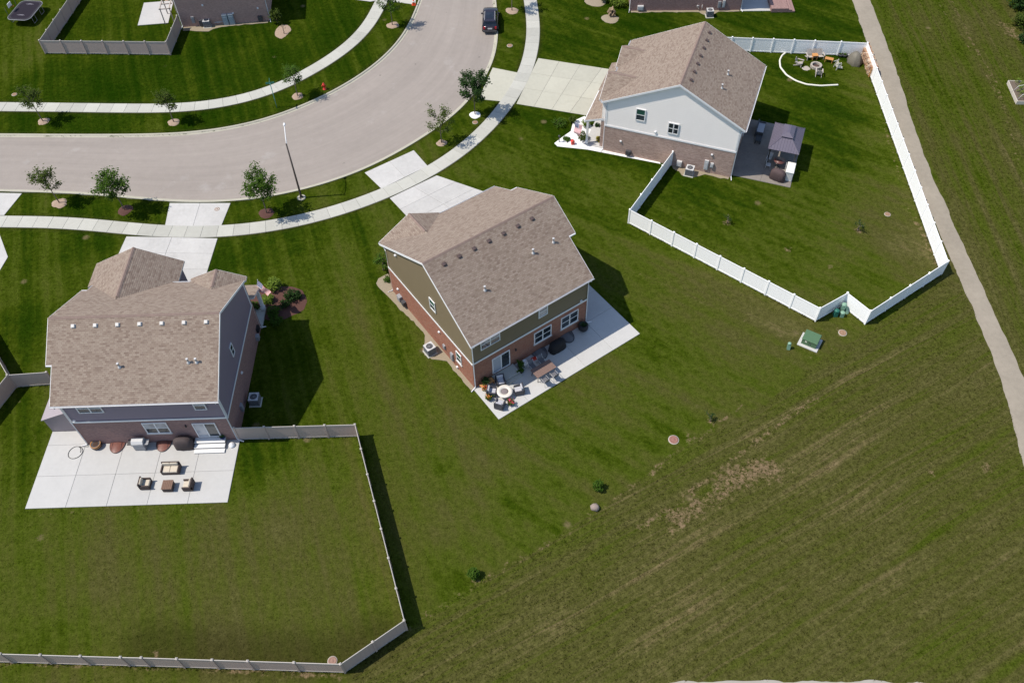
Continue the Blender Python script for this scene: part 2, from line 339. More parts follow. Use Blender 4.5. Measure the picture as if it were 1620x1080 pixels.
cp = np.array([c[0] for c in ctl]); cv = np.array([c[1] for c in ctl])
dry = np.full(len(P2), .5); Pn = P2[near]
num = np.zeros(len(Pn)); den = np.zeros(len(Pn))
for c, v in zip(cp, cv):
    w = 1.0/(((Pn-c)**2).sum(1)+4.0)**1.6; num += w*v; den += w
dry[near] = num/den
bare = np.zeros(len(P2)); fld = np.zeros(len(P2)); rgt = np.zeros(len(P2)); lwn = np.zeros(len(P2))
def soft(m, poly): m[near] = np.maximum(m[near], inside(Pn, poly).astype(float))
lot_edge = [(-10.94,17.90),(-7.38,20.76),(-3.36,23.27),(1.32,25.99),(6.06,28.93),(10.63,32.29),(14.37,34.82),(19.81,37.54),(24.74,41.39),(30.36,44.82),(38.83,50.96)]
soft(fld, lot_edge+[(40.31,45.79),(38.31,30.12),(33.09,11.39),(-12.80,12.73)])
soft(rgt, [(45.40,97.87),(42.72,76.47),(41.52,58.93),(40.93,39.17),(56.55,32.69),(86.61,99.82)])
def track(pts, w, v, arr=bare):
    d = dline(Pn, np.array(pts)); arr[near] = np.maximum(arr[near], v*np.clip(1.3-d/w, 0, 1))
track(lot_edge[1:7], .5, .34); track(lot_edge[6:8], .2, .36)
track([(8.64,27.34),(11.89,29.50),(15.86,32.26),(20.69,35.85),(23.91,37.99)], .45, .46)
track([(14.52,35.10),(18.05,37.49)], .16, .6)
track([(10.93,27.51),(13.20,28.94),(15.76,30.40)], 1.3, .52)
track([(15.61,30.82),(17.38,31.51),(18.76,31.99)], 1.5, .64)
track([(17.96,30.85),(19.99,31.57)], 1.2, .42)
track([(-34.39,19.23),(-25.94,18.77),(-17.54,18.10),(-11.73,17.60)], .32, .55)
track([(53.92,94.52),(53.38,86.56),(53.15,78.17),(52.52,73.79)], .3, .5); track([(52.06,94.63),(52.79,82.88),(52.32,73.26),(50.50,64.83)], .25, .42); track([(58.22,88.87),(58.82,86.26)], 1.3, .55)
track([(37.99,59.10),(38.04,53.71),(38.13,51.91)], .5, .40); track([(40.35,78.85),(39.18,71.31),(38.31,63.09)], .35, .40)
track([(11.50,52.14),(17.07,48.18),(23.20,43.75)], .6, .28); track([(21.53,40.88),(27.29,43.25)], .5, .3)
track([(-12.22,59.67),(-15.03,64.22)], .2, .2)
for a in ([(-35.38,30.33),(-28.84,30.31),(-21.47,30.36)], ): track([(p[0], p[1]-.35) for p in a], .25, .35)
for p, r_, v in (((20.52,57.93),.55,.75),((32.28,56.40),.55,.75),((25.39,54.35),.6,.6),((28.54,52.01),.6,.65),((27.76,44.45),.9,.55),((13.44,34.74),.5,.6),((10.51,32.02),.5,.6),((35.02,31.30),.9,.5),((30.89,30.91),.7,.5),((6.01,30.59),.5,.7),((-3.15,24.08),.5,.7),((15.24,36.23),.4,.7),((-6.11,54.86),.4,.3),((-11.49,41.86),.4,.3),((-40.00,40.13),.3,.5),((-37.65,36.76),.5,.4),((-24.25,19.53),.6,.5)):
    d = np.hypot(*(Pn-np.array(p)).T); bare[near] = np.maximum(bare[near], v*np.clip(1.25-d/r_, 0, 1))
# unmown, darker strip along the inside of the bottom fence
rough = np.zeros(len(P2)); d = dline(Pn, np.array([(-25.02,20.14),(-17.75,19.41),(-12.28,19.03),(-9.45,20.19)])); rough[near] = np.clip(1.4-d/1.6, 0, 1)
for q_, w_ in ((walk_n, .78), (walk_s, .78), (road_n, .15), (road_s, .15)):
    d = dline(Pn, q_[::4]); rough[near] = np.maximum(rough[near], .8*np.clip(1.35-np.abs(d-w_)/.34, 0, 1))
dle = dline(Pn, np.array(lot_edge)); dry[near] -= .06*np.exp(-(dle/3.2)**2)*(1-fld[near]); dry[near] = np.where(fld[near]+rgt[near] > 0, dry[near]-.005-.03*rgt[near], .44+(dry[near]-.43)*1.15)
# stripes only where the mower ran along the lots
lwn[near] = np.clip(1-fld[near]-rgt[near], 0, 1)
nx, ny = len(gx), len(gy)
me = bpy.data.meshes.new('ground')
idx = np.arange(nx*ny).reshape(ny, nx)
quads = np.stack([idx[:-1,:-1], idx[:-1,1:], idx[1:,1:], idx[1:,:-1]], -1).reshape(-1, 4)
me.vertices.add(nx*ny); me.vertices.foreach_set('co', np.c_[P2, zz].ravel())
me.loops.add(len(quads)*4); me.loops.foreach_set('vertex_index', quads.ravel())
me.polygons.add(len(quads)); me.polygons.foreach_set('loop_start', np.arange(0, len(quads)*4, 4)); me.polygons.foreach_set('loop_total', np.full(len(quads), 4))
me.update(calc_edges=True)
for nm, ch in (('wear', (dry, bare, rough)), ('mowing', (fld, rgt, lwn))):
    a = me.color_attributes.new(nm, 'FLOAT_COLOR', 'POINT'); a.data.foreach_set('color', np.c_[ch[0], ch[1], ch[2], np.ones(len(P2))].astype('f4').ravel())
def ground_material():
    m, nt, bs = nodes('lawn_and_field'); pos = nt.nodes.new('ShaderNodeNewGeometry').outputs['Position']
    A = nd(nt, 'ShaderNodeVertexColor', layer_name='wear').outputs[0]; B = nd(nt, 'ShaderNodeVertexColor', layer_name='mowing').outputs[0]
    a = nd(nt, 'ShaderNodeSeparateColor', {0: A}).outputs; b = nd(nt, 'ShaderNodeSeparateColor', {0: B}).outputs
    n1 = noise(nt, .14, 6, .6, pos); n2 = noise(nt, .9, 6, .65, pos); n3 = noise(nt, 2.6, 5, .7, pos); n4 = noise(nt, 8.5, 3, .7, pos)
    warp = nd(nt, 'ShaderNodeVectorMath', {0: pos, 1: nd(nt, 'ShaderNodeVectorMath', {0: noise(nt, .12, 3, .5, pos, 1), 3: .7}, operation='SCALE').outputs[0]}, operation='ADD').outputs[0]
    def streak(rot, across, along, det=5): return noise(nt, 1.0, det, .62, mapped(nt, mapped(nt, warp, -rot), 0, (along, across, 1)))
    s_f = math_(nt, 'ADD', math_(nt, 'ADD', math_(nt, 'MULTIPLY', streak(FIELD_ANG, .95, .018), .42), math_(nt, 'MULTIPLY', streak(FIELD_ANG, 3.4, .035), .36)), math_(nt, 'MULTIPLY', streak(FIELD_ANG, 8.0, .07, 2), .27))
    s_r = math_(nt, 'ADD', math_(nt, 'MULTIPLY', streak(PATH_ANG, .8, .02), .6), math_(nt, 'MULTIPLY', streak(PATH_ANG, 3.4, .05), .5))
    px_ = nd(nt, 'ShaderNodeSeparateXYZ', {0: pos}).outputs[0]; sel = nd(nt, 'ShaderNodeMapRange', {0: px_, 1: -9.0, 2: 1.0}).outputs[0]
    s_l = math_(nt, 'ADD', math_(nt, 'MULTIPLY', streak(LAWN_A, .9, .02), math_(nt, 'SUBTRACT', 1.0, sel)), math_(nt, 'MULTIPLY', streak(LAWN_B, .8, .02), sel))
    def bands(rot, period, sharp=None):
        w = nd(nt, 'ShaderNodeTexWave', {'Vector': mapped(nt, mapped(nt, warp, -rot), 0, (.02, 1.0, 1)), 'Scale': 6.2832/20/period*1.0, 'Distortion': 1.2, 'Detail': 2.0, 'Detail Scale': .6}, bands_direction='Y').outputs['Fac']
        return w
    bf_, br_ = bands(FIELD_ANG, 1.8), bands(PATH_ANG, 2.3)
    bl_ = bands(LAWN_A, 1.3)
    def dev(s, k): return math_(nt, 'MULTIPLY', math_(nt, 'SUBTRACT', s, .52), k)
    d = a[0]
    for t in (dev(n1, .52), dev(n2, .26), dev(n3, .22), math_(nt, 'MULTIPLY', dev(s_f, 1.5), b[0]), math_(nt, 'MULTIPLY', dev(s_r, 1.1), b[1]), math_(nt, 'MULTIPLY', dev(s_l, .72), b[2]), math_(nt, 'MULTIPLY', dev(bf_, .06), b[0]), math_(nt, 'MULTIPLY', dev(ramp(nt, br_, [(.6,(.4,.4,.4)),(.95,(1,1,1))]), .22), b[1]), math_(nt, 'MULTIPLY', dev(bl_, .05), b[2])): d = math_(nt, 'ADD', d, t)
    c = ramp(nt, d, [(.0,(.010,.028,.001)),(.16,(.020,.039,.002)),(.26,(.034,.053,.003)),(.36,(.050,.069,.007)),(.48,(.060,.070,.012)),(.60,(.065,.066,.017)),(.70,(.078,.076,.023)),(.85,(.118,.097,.042)),(1.0,(.20,.15,.085))])
    c = mix(nt, math_(nt, 'MULTIPLY', a[2], .55), c, (.030,.027,.009))
    bf = math_(nt, 'ADD', a[1], math_(nt, 'ADD', dev(n3, 1.5), dev(n2, 1.0)))
    bf = ramp(nt, bf, [(.34,(0,0,0)),(.66,(1,1,1))])
    c = mix(nt, math_(nt, 'MULTIPLY', bf, math_(nt, 'MINIMUM', math_(nt, 'MULTIPLY', a[1], 2.5), .85)), c, mix(nt, n2, (.13,.09,.045), (.22,.155,.10)))
    vo = nd(nt, 'ShaderNodeTexVoronoi', {'Vector': pos, 'Scale': .21}).outputs['Distance']; sp = ramp(nt, math_(nt, 'ADD', vo, dev(n4, .16)), [(.035,(.75,.75,.75)),(.075,(0,0,0))])
    c = mix(nt, sp, c, (.15,.12,.06))
    g = math_(nt, 'ADD', 1.0, math_(nt, 'MULTIPLY', math_(nt, 'ADD', dev(n3, 1.6), dev(n4, 1.8)), math_(nt, 'SUBTRACT', 1.0, math_(nt, 'MULTIPLY', b[2], .22))))
    c = nd(nt, 'ShaderNodeVectorMath', {0: c, 3: g}, operation='SCALE').outputs[0]
    nt.links.new(c, bs.inputs['Base Color']); bs.inputs['Roughness'].default_value = 1.0; bs.inputs['Specular IOR Level'].default_value = 0.0
    bump(nt, bs, math_(nt, 'ADD', math_(nt, 'MULTIPLY', n3, .6), math_(nt, 'MULTIPLY', n4, .5)), .7, .08)
    return m
def ang(a, b): return math.atan2(b[1]-a[1], b[0]-a[0])
FIELD_ANG = ang((1.32,25.99), (21.10,36.60)); LAWN_A = ang((-11.15,34.07), (-7.22,22.06)); LAWN_B = ang((10.94,52.16), (23.20,43.75)); PATH_ANG = ang((46.64,86.94), (45.28,56.23))
GROUND_MAT = ground_material(); me.materials.append(GROUND_MAT)
ground = link(bpy.data.objects.new('ground', me)); ground['kind'] = 'structure'

# ---------------------------------------------------------------- street, kerbs, pavements
def struct(o, label=None): o['kind'] = 'structure'; return o
def street_material():
    m, nt, bs = nodes('street_concrete'); pos = nt.nodes.new('ShaderNodeNewGeometry').outputs['Position']; uv = coord(nt, 'UV')
    n1 = noise(nt, .10, 5, .6, pos); n2 = noise(nt, 1.2, 6, .7, pos); n3 = noise(nt, 26, 3, .75, pos)
    st = noise(nt, 1.0, 5, .6, mapped(nt, uv, 0, (.035, 1.0, 1))); fine = noise(nt, 1.0, 3, .6, mapped(nt, uv, 0, (.09, 5.0, 1)))
    f = .43
    for s, k in ((n1,.20),(n2,.22),(n3,.24),(st,.34),(fine,.14)): f = math_(nt, 'ADD', f, math_(nt, 'MULTIPLY', s, k))
    c = nd(nt, 'ShaderNodeVectorMath', {0: (.285,.251,.223), 3: f}, operation='SCALE').outputs[0]
    sp = nd(nt, 'ShaderNodeTexVoronoi', {'Vector': pos, 'Scale': .33}).outputs['Distance']; spn = noise(nt, 4, 2, .5, pos)
    c = mix(nt, ramp(nt, math_(nt, 'ADD', sp, math_(nt, 'MULTIPLY', spn, .10)), [(.075,(.7,.7,.7)),(.105,(0,0,0))]), c, (.15,.13,.115))
    pale = ramp(nt, noise(nt, .22, 5, .7, pos), [(.60,(0,0,0)),(.76,(.45,.45,.45))]); c = mix(nt, pale, c, (.41,.39,.37))
    nt.links.new(c, bs.inputs['Base Color']); bs.inputs['Roughness'].default_value = .9; bs.inputs['Specular IOR Level'].default_value = .25
    bump(nt, bs, n3, .3, .008); return m
N_ = 240; ra = resample(road_n, N_); rb = resample(road_s, N_)
mb = MB(); K = 7
for i in range(N_):
    for k in range(K): t = k/(K-1); mb.v.append((*(ra[i]*(1-t)+rb[i]*t), -.10+.05*math.sin(math.pi*t)))
for i in range(N_-1):
    for k in range(K-1): mb.f.append((i*K+k+1, i*K+k, (i+1)*K+k, (i+1)*K+k+1)); mb.sm.append(True)
street = struct(mb.build('street', street_material(), uv=False))
uvl = street.data.uv_layers.new(name='UVMap'); Ls = np.r_[0, np.cumsum(np.linalg.norm(np.diff((ra+rb)/2, axis=0), axis=1))]
for l in street.data.loops: i, k = divmod(l.vertex_index, K); uvl.data[l.index].uv = (Ls[i], k*1.6)
def kerb(q, side):                                 # side: +1 = lawn lies left of the line
    q = resample(q, 200); n = normals(q)*side; mb = MB(); prof = [(-.30,-.2),(-.30,-.085),(-.12,-.075),(-.03,.035),(.13,.04),(.15,-.2)]
    for i in range(len(q)):
        for o, z in prof: mb.v.append((*(q[i]+n[i]*o), z))
    m = len(prof)
    for i in range(len(q)-1):
        for k in range(m-1):
            f = (i*m+k, (i+1)*m+k, (i+1)*m+k+1, i*m+k+1); mb.f.append(f if side < 0 else f[::-1]); mb.sm.append(False)
    return struct(mb.build('kerb', conc_kerb))
kerb(road_n, 1); kerb(road_s, -1)
def band(q, w, z):
    n = normals(q); l = q+n*w/2; r = q-n*w/2; mb = MB()
    for i in range(len(q)): mb.v += [(*l[i], z), (*r[i], z)]
    for i in range(len(q)-1): mb.f.append((2*i, 2*i+1, 2*i+3, 2*i+2)); mb.sm.append(False)
    return mb
def slabs(poly_list, parent, mat, z0=-.08, z1=.05, b=.012):
    for poly in poly_list:
        p = np.array(poly); c = p.mean(0); area = sum(p[i][0]*p[(i+1)%len(p)][1]-p[(i+1)%len(p)][0]*p[i][1] for i in range(len(p)))
        if area < 0: p = p[::-1]
        rel = [tuple(x-c) for x in p]; j = random.uniform(-.004, .004); mb = MB(); n = len(rel)
        def ins(k): return [tuple(np.array(r)*(1-k/max(np.linalg.norm(r), .1))) for r in rel]
        mb.prism(ins(.012), z0, z1-b+j); t = MB(); r0 = ins(.012); r1 = ins(.03)
        mb.add([(x,y,z1-b+j) for x,y in r0]+[(x,y,z1+j) for x,y in r1], [tuple(range(n,2*n))]+[(i,(i+1)%n,(i+1)%n+n,i+n) for i in range(n)])
        mb.build('slab', mat, parent, (*c, 0))
def pavement(q, w, x0, x1, lane=1.5):
    """concrete footpath: bed, then each slab between its joints"""
    bed = struct(band(q, w+.05, .018).build('pavement', conc_joint)); n = normals(q); d = np.r_[0, np.cumsum(np.linalg.norm(np.diff(q, axis=0), axis=1))]
    L = []; s = 0
    while s+lane < d[-1]:
        ss = np.linspace(s, s+lane, 3); cx = np.interp(ss, d, q[:,0]); cy = np.interp(ss, d, q[:,1]); nxx = np.interp(ss, d, n[:,0]); nyy = np.interp(ss, d, n[:,1])
        if 5 < cy[1] < 122 and x0 < cx[1] < x1: L.append([(cx[i]+nxx[i]*w/2, cy[i]+nyy[i]*w/2) for i in range(3)]+[(cx[i]-nxx[i]*w/2, cy[i]-nyy[i]*w/2) for i in (2,1,0)])
        s += lane
    slabs(L, bed, conc_walk, .0, .055); return bed
pavement(walk_n, 1.55, -75, 75); pavement(walk_s, 1.55, -75, 75)
def lerp(a, b, t): return (a[0]+(b[0]-a[0])*t, a[1]+(b[1]-a[1])*t)
def grid_slabs(name, q, nu, nv, mat, z1=.05, us=None, vs=None):
    """quad q (a,b,c,d) cut into nu x nv slabs on a joint bed"""
    a, b, c, d = q; mb = MB(); p = [a,b,c,d]
    ar = sum(p[i][0]*p[(i+1)%4][1]-p[(i+1)%4][0]*p[i][1] for i in range(4))
    mb.prism(p if ar > 0 else p[::-1], -.06, z1-.028); bed = struct(mb.build(name, conc_joint))
    us = us or [i/nu for i in range(nu+1)]; vs = vs or [i/nv for i in range(nv+1)]; L = []
    f = lambda u, v: lerp(lerp(a, b, u), lerp(d, c, u), v)
    for i in range(len(us)-1):
        for j in range(len(vs)-1): L.append([f(us[i],vs[j]), f(us[i+1],vs[j]), f(us[i+1],vs[j+1]), f(us[i],vs[j+1])])
    slabs(L, bed, mat, .0, z1); return bed
grid_slabs('driveway', [(-32.87,63.11),(-26.88,62.83),(-27.22,59.62),(-32.61,59.87)], 2, 1, conc_drive, .045)
grid_slabs('driveway', [(-35.97,58.67),(-27.25,58.03),(-27.48,52.13),(-36.41,52.51)], 2, 3, conc_drive, .045)
grid_slabs('driveway', [(-14.17,66.65),(-9.41,69.87),(-7.89,67.35),(-12.32,64.19)], 2, 1, conc_drive, .045)
grid_slabs('driveway', [(-11.43,62.81),(-6.95,65.90),(-1.27,62.77),(-8.08,57.96)], 2, 3, conc_drive, .045)
grid_slabs('driveway', [(-1.19,83.70),(1.65,82.58),(-0.22,77.48),(-2.79,78.04)], 1, 1, conc_drive_old, .045)
grid_slabs('driveway', [(3.99,85.22),(13.30,82.21),(8.76,74.58),(1.28,76.99)], 4, 3, conc_drive_old, .045)
grid_slabs('driveway', [(-54.04,65.68),(-47.92,65.19),(-48.65,62.11),(-53.45,62.41)], 2, 1, conc_drive, .045)
mb = MB(); mb.prism([(-52.11,60.45),(-49.15,52.44),(-46.56,54.80),(-46.39,56.48),(-48.14,59.42),(-48.74,60.29)], -.06, .045); struct(mb.build('driveway', conc_drive))
grid_slabs('driveway', [(-17.67,99.44),(-15.25,98.36),(-16.01,98.16),(-17.92,98.73)], 1, 1, conc_drive, .045)
grid_slabs('driveway', [(-13.92,98.21),(-10.47,97.16),(-10.37,100.32),(-13.36,100.49)], 1, 1, conc_walk, .045)

# stone-dust paths
def ragged(L, Rr, z, name, mat, amp=.08):
    def wob(q, s):
        q = smooth(q, .3); n = normals(q); r = np.random.RandomState(s); k = np.convolve(r.randn(len(q)+10), np.ones(4)/4, 'same')[:len(q)]; return q+n*(k*amp)[:,None]
    a = wob(L, 3); b = wob(Rr, 5); n = max(len(a), len(b)); a = resample(a, n); b = resample(b, n); mb = MB()
    for i in range(n):
        for t in np.linspace(0, 1, 5): mb.v.append((*(a[i]*(1-t)+b[i]*t), z+.03*math.sin(math.pi*t)))
    for i in range(n-1):
        for k in range(4): mb.f.append((i*5+k, i*5+k+1, (i+1)*5+k+1, (i+1)*5+k)[::-1]); mb.sm.append(True)
    o = mb.build(name, mat); return struct(o)
path_mat = concrete_mat('stone_dust', (.28,.245,.195), .30, .30, 0, .9)
ragged([(42.74,100.98),(42.21,95.21),(41.92,91.38),(41.55,86.34),(41.03,78.81),(40.46,71.24),(39.90,63.65),(39.66,56.90),(39.54,51.08),(39.50,46.39),(39.36,41.78),(38.68,35.93),(37.69,30.67),(36.91,26.61)],
       [(44.83,100.86),(44.38,95.08),(43.74,87.66),(43.30,80.89),(42.72,76.47),(41.98,70.04),(41.60,64.88),(41.50,61.40),(41.26,56.41),(41.26,50.70),(41.08,45.41),(41.03,39.17),(40.77,33.84),(40.39,29.52)], .012, 'path', path_mat)
ragged([(6.37,16.49),(8.82,16.67),(13.06,16.62),(19.09,16.43),(23.08,16.27),(25.83,16.05),(29.30,15.63)], [(6.19,14.73),(8.56,14.73),(12.71,14.65),(18.60,14.47),(22.51,14.31),(25.21,14.12),(28.67,13.90)], .012, 'path', concrete_mat('stone_dust_pale', (.33,.305,.27), .2, .2, 0, .9), .10)
# ---------------------------------------------------------------- houses
H1O, H2O, H3O, H4O, H5O = (-33.243,35.861), (-3.147,40.039), (21.887,64.224), (-38.96,104.8), (28.45,93.72)   # rear left corners of the houses, metres
def clip(poly, v, keep_above):
    out = []
    for i in range(len(poly)):
        a, b = poly[i], poly[(i+1)%len(poly)]; ia = (a[1] >= v-1e-7) == keep_above or abs(a[1]-v) < 1e-7; ib = (b[1] >= v-1e-7) == keep_above or abs(b[1]-v) < 1e-7
        if ia: out.append(a)
        if ia != ib:
            t = (v-a[1])/(b[1]-a[1]); out.append((a[0]+(b[0]-a[0])*t, v))
    return out
def roof_plane(sh, core, pts, thick=.16, step=.145):
    """one roof slope: a deck, and on it every course of shingles as a real overlapping step"""
    P = [Vector(p) for p in pts]; n = (P[1]-P[0]).cross(P[2]-P[0])
    for i in range(2, len(P)-1): n += (P[i]-P[0]).cross(P[i+1]-P[0])
    n.normalize()
    if n.z < 0: P = P[::-1]; n = -n
    t = Vector((0,0,1)).cross(n).normalized(); b = n.cross(t); o = P[0]
    core.extr([p-n*.001 for p in P][::-1], (0,0,-thick))
    q = [((p-o).dot(t), (p-o).dot(b)) for p in P]; v0 = min(x[1] for x in q); v1 = max(x[1] for x in q); v = v0
    while v < v1-1e-4:
        e = min(v+step, v1); c = clip(clip(q, v, True), e, False)
        cc = []
        for p_ in c:
            if not cc or math.hypot(p_[0]-cc[-1][0], p_[1]-cc[-1][1]) > 1e-5: cc.append(p_)
        if len(cc) > 2 and math.hypot(cc[0][0]-cc[-1][0], cc[0][1]-cc[-1][1]) < 1e-5: cc.pop()
        if len(cc) >= 3:
            w = lambda p_, l: o+t*p_[0]+b*p_[1]+n*l
            sh.add([w(p_, .022-.017*(p_[1]-v)/step) for p_ in cc], [tuple(range(len(cc)))])
            low = [p_ for p_ in cc if abs(p_[1]-v) < 1e-5]
            if len(low) >= 2:
                l, r = min(low), max(low); sh.add([w(l,.001), w(r,.001), w(r,.022), w(l,.022)], [(0,1,2,3)])
        v = e
def caps(mb, a, b, s1, s2):
    """ridge caps: bent pieces laid one over the next"""
    a, b = Vector(a), Vector(b); L = (b-a).length; d = (b-a)/L; n = int(L/.24)
    for i in range(n):
        p = a+d*(i*L/n); q = a+d*((i+1.25)*L/n); q = min(q, b, key=lambda x: (x-a).length); j = random.uniform(-.006,.006); h0, h1 = .034+j, .028
        r = lambda c, h: [c+Vector(s1)*.15+Vector((0,0,h)), c+Vector((0,0,h+.012)), c+Vector(s2)*.15+Vector((0,0,h))]
        v = r(p, h0)+r(q, h1); lo = [x-Vector((0,0,.035)) for x in v[:3]]
        mb.add(v+lo, [(0,1,4,3),(1,2,5,4),(6,7,1,0),(7,8,2,1)])
class House: pass
def house(name, label, o, a, W, D, prof, xr, brick, side, zb=3.1, trim=white_trim, cross=(), wings=(), jog=None, vents=(), vent_mat=None, pipes=(), sidemat_step=.2):
    h = House(); h.W, h.D, h.zb = W, D, zb; root = thing(name, label, 'house', (*o, 0), R(a)); h.root = root
    (y0,z0),(yr,zr),(y1,z1) = prof; h.prof = prof
    h.zroof = zroof = lambda y: z0+(y-y0)*(zr-z0)/(yr-y0) if y < yr else zr+(y-yr)*(z1-zr)/(y1-yr)
    TH = .2
    mb = MB(); mb.box(0, W, 0, D, -.05, zb); bw = mb.build('brick_wall', brick, root)
    e = .04; prf = [(e, zb-.02),(D-e, zb-.02),(D-e, zroof(D)-TH),(yr, zr-TH),(e, zroof(0)-TH)]
    mb = MB(); mb.extr([(e,y,z) for y,z in prf], (W-2*e,0,0)); up = mb.build('upper_wall', side, root)
    # lap siding, every course
    sd = MB(); z = zb+.1
    def course(p0, p1, n_, z): 
        zt = z+sidemat_step; ou = Vector(n_)
        A = [Vector((*p0, z))+ou*.010, Vector((*p1, z))+ou*.010, Vector((*p1, zt))+ou*.002, Vector((*p0, zt))+ou*.002]
        sd.add(A, [(0,1,2,3)]); sd.add([Vector((*p0, z))+ou*.002, Vector((*p1, z))+ou*.002, A[1], A[0]], [(0,1,2,3)])
    while z < zr-TH-.2:
        zm = z+sidemat_step*.9
        ya = e if zm < zroof(0)-TH else y0+(zm+TH-z0)*(yr-y0)/(zr-z0); yb = D-e if zm < zroof(D)-TH else yr+(zm+TH-zr)*(y1-yr)/(z1-zr)
        course((e, yb), (e, ya), (-1,0,0), z); course((W-e, ya), (W-e, yb), (1,0,0), z)
        if zm < zroof(0)-TH: course((e, e), (W-e, e), (0,-1,0), z)
        if zm < zroof(D)-TH: course((W-e, D-e), (e, D-e), (0,1,0), z)
        z += sidemat_step
    s_ = sd.build('siding', side, up); s_['kind'] = 'stuff'
    mb = MB()                                                        # band board above the brick
    mb.box(-.035, W+.035, -.035, 0.0, zb-.06, zb+.12); mb.box(-.035, W+.035, D, D+.035, zb-.06, zb+.12)
    mb.box(-.035, 0.0, 0.0, D, zb-.06, zb+.12); mb.box(W, W+.035, 0.0, D, zb-.06, zb+.12); mb.build('band_board', trim, root)
    for cx, sx in ((e,-1),(W-e,1)):                                  # corner boards of the upper storey
        for cy, sy, zt in ((e,-1,zroof(0)-TH),(D-e,1,zroof(D)-TH)):
            x_, y_ = cx+sx*.03, cy+sy*.03; ring = [(x_,y_),(x_,cy-sy*.1),(cx,cy-sy*.1),(cx,cy),(cx-sx*.1,cy),(cx-sx*.1,y_)]; ring = ring if sx*sy < 0 else ring[::-1]
            mb = MB(); mb.prism(ring, zb+.12, max(zt-.02, zb+.15)); mb.build('corner_board', trim if side is not siding_olive else plain('corner_olive', (.2,.165,.1), .6), root)
    # roof
    sh, core, cp = MB(), MB(), MB(); xa, xb = xr
    roof_plane(sh, core, [(xa,y0,z0),(xb,y0,z0),(xb,yr,zr),(xa,yr,zr)]); roof_plane(sh, core, [(xa,yr,zr),(xb,yr,zr),(xb,y1,z1),(xa,y1,z1)])
    dn1 = Vector((0,y0-yr,z0-zr)).normalized(); dn2 = Vector((0,y1-yr,z1-zr)).normalized(); ra_, rb_ = xa, xb
    if jog:
        sgn, xj, ja, jb = jog; xs = xa if sgn < 0 else xb
        roof_plane(sh, core, [(xs,ja,zroof(ja)),(xj,ja,zroof(ja)),(xj,yr,zr),(xs,yr,zr)]); roof_plane(sh, core, [(xs,yr,zr),(xj,yr,zr),(xj,jb,zroof(jb)),(xs,jb,zroof(jb))])
        if sgn < 0: ra_ = xj
        else: rb_ = xj
        wx = xj-sgn*.12; x_in = e if sgn < 0 else W-e; jp = [(ja+.25, zb+.3),(jb-.25, zb+.3),(jb-.25, zroof(jb-.25)-TH),(yr, zr-TH),(ja+.25, zroof(ja+.25)-TH)]
        mb = MB(); mb.extr([(min(wx,x_in),y,z) for y,z in jp], (abs(wx-x_in),0,0)); mb.build('side_bay_wall', side, root)
        for yg_, s_g in ((ja,-1),(jb,1)): mb = MB(); mb.box(min(xj,xs)-.02, max(xj,xs), min(yg_+s_g*.012,yg_+s_g*.11), max(yg_+s_g*.012,yg_+s_g*.11), zroof(yg_)-.12, zroof(yg_)-.02); mb.build('side_bay_gutter', gutter_white, root)
    caps(cp, (ra_,yr,zr), (rb_,yr,zr), dn1, dn2)
    for (gl, gr, gx_, yf, ge, gz) in cross:          # cross gables: left, right, ridge x, front y, eave z, ridge z
        yv = yr+(gz-zr)*(y1-yr)/(z1-zr)
        for xe in (gl, gr):
            if ge >= z1: pts = [(xe,yf,ge),(gx_,yf,gz),(gx_,yv,gz),(xe,yr+(ge-zr)*(y1-yr)/(z1-zr),ge)]
            else:
                k = (gz-z1)/(gz-ge); xv = gx_+(xe-gx_)*k; pts = [(xe,yf,ge),(gx_,yf,gz),(gx_,yv,gz),(xv,y1,z1),(xe,y1,ge)]
            roof_plane(sh, core, pts, .14)
        caps(cp, (gx_,yf,gz+.01), (gx_,yv+.3,gz+.01), Vector((gl-gx_,0,ge-gz)).normalized(), Vector((gr-gx_,0,ge-gz)).normalized())
        yw = yf-.3; mb = MB(); mb.extr([(gl+.3,yw,zb+.14),(gl+.3,yw,ge-.1),(gx_,yw,gz-.32),(gr-.3,yw,ge-.1),(gr-.3,yw,zb+.14)], (0,-(yw-D+1.2),0)); mb.build('gable_wall', side, root)
        mb = MB(); w_ = .14
        for xe in (gl, gr): mb = MB(); mb.extr([(xe,yf+.001,ge-.16),(gx_,yf+.001,gz-.16),(gx_,yf+.001,gz+.0),(xe,yf+.001,ge+.0)], (0,.03,0)); mb.build('rake_board', trim, root)
        if yw > D+.2: mb = MB(); mb.box(gl+.28, gr-.28, D-.02, yw+.04, -.05, zb+.13); mb.build('front_wall', brick, root)
    rf = core.build('roof', soffit, root); s_ = sh.build('shingles', shingle, rf); s_['kind'] = 'stuff'; c_ = cp.build('ridge_cap', ridge_mat, rf); c_['kind'] = 'stuff'; h.roof = rf
    # rake boards and gutters
    for xs, sx in ((xa,-1),(xb,1)):
        segs = [(xs,y0,yr),(xs,yr,y1)]
        if jog and jog[0] == sx: segs = [(xs,y0,jog[2]),(jog[1],jog[2],yr),(jog[1],yr,jog[3]),(xs,jog[3],y1)]
        for xs_, ya, yb in segs:
            za, zc = zroof(ya), zroof(yb); mb = MB(); mb.extr([(xs_+sx*.002,ya,za-.19),(xs_+sx*.002,yb,zc-.19),(xs_+sx*.002,yb,zc+.012),(xs_+sx*.002,ya,za+.012)], (sx*.03,0,0)); mb.build('rake_board', trim, root)
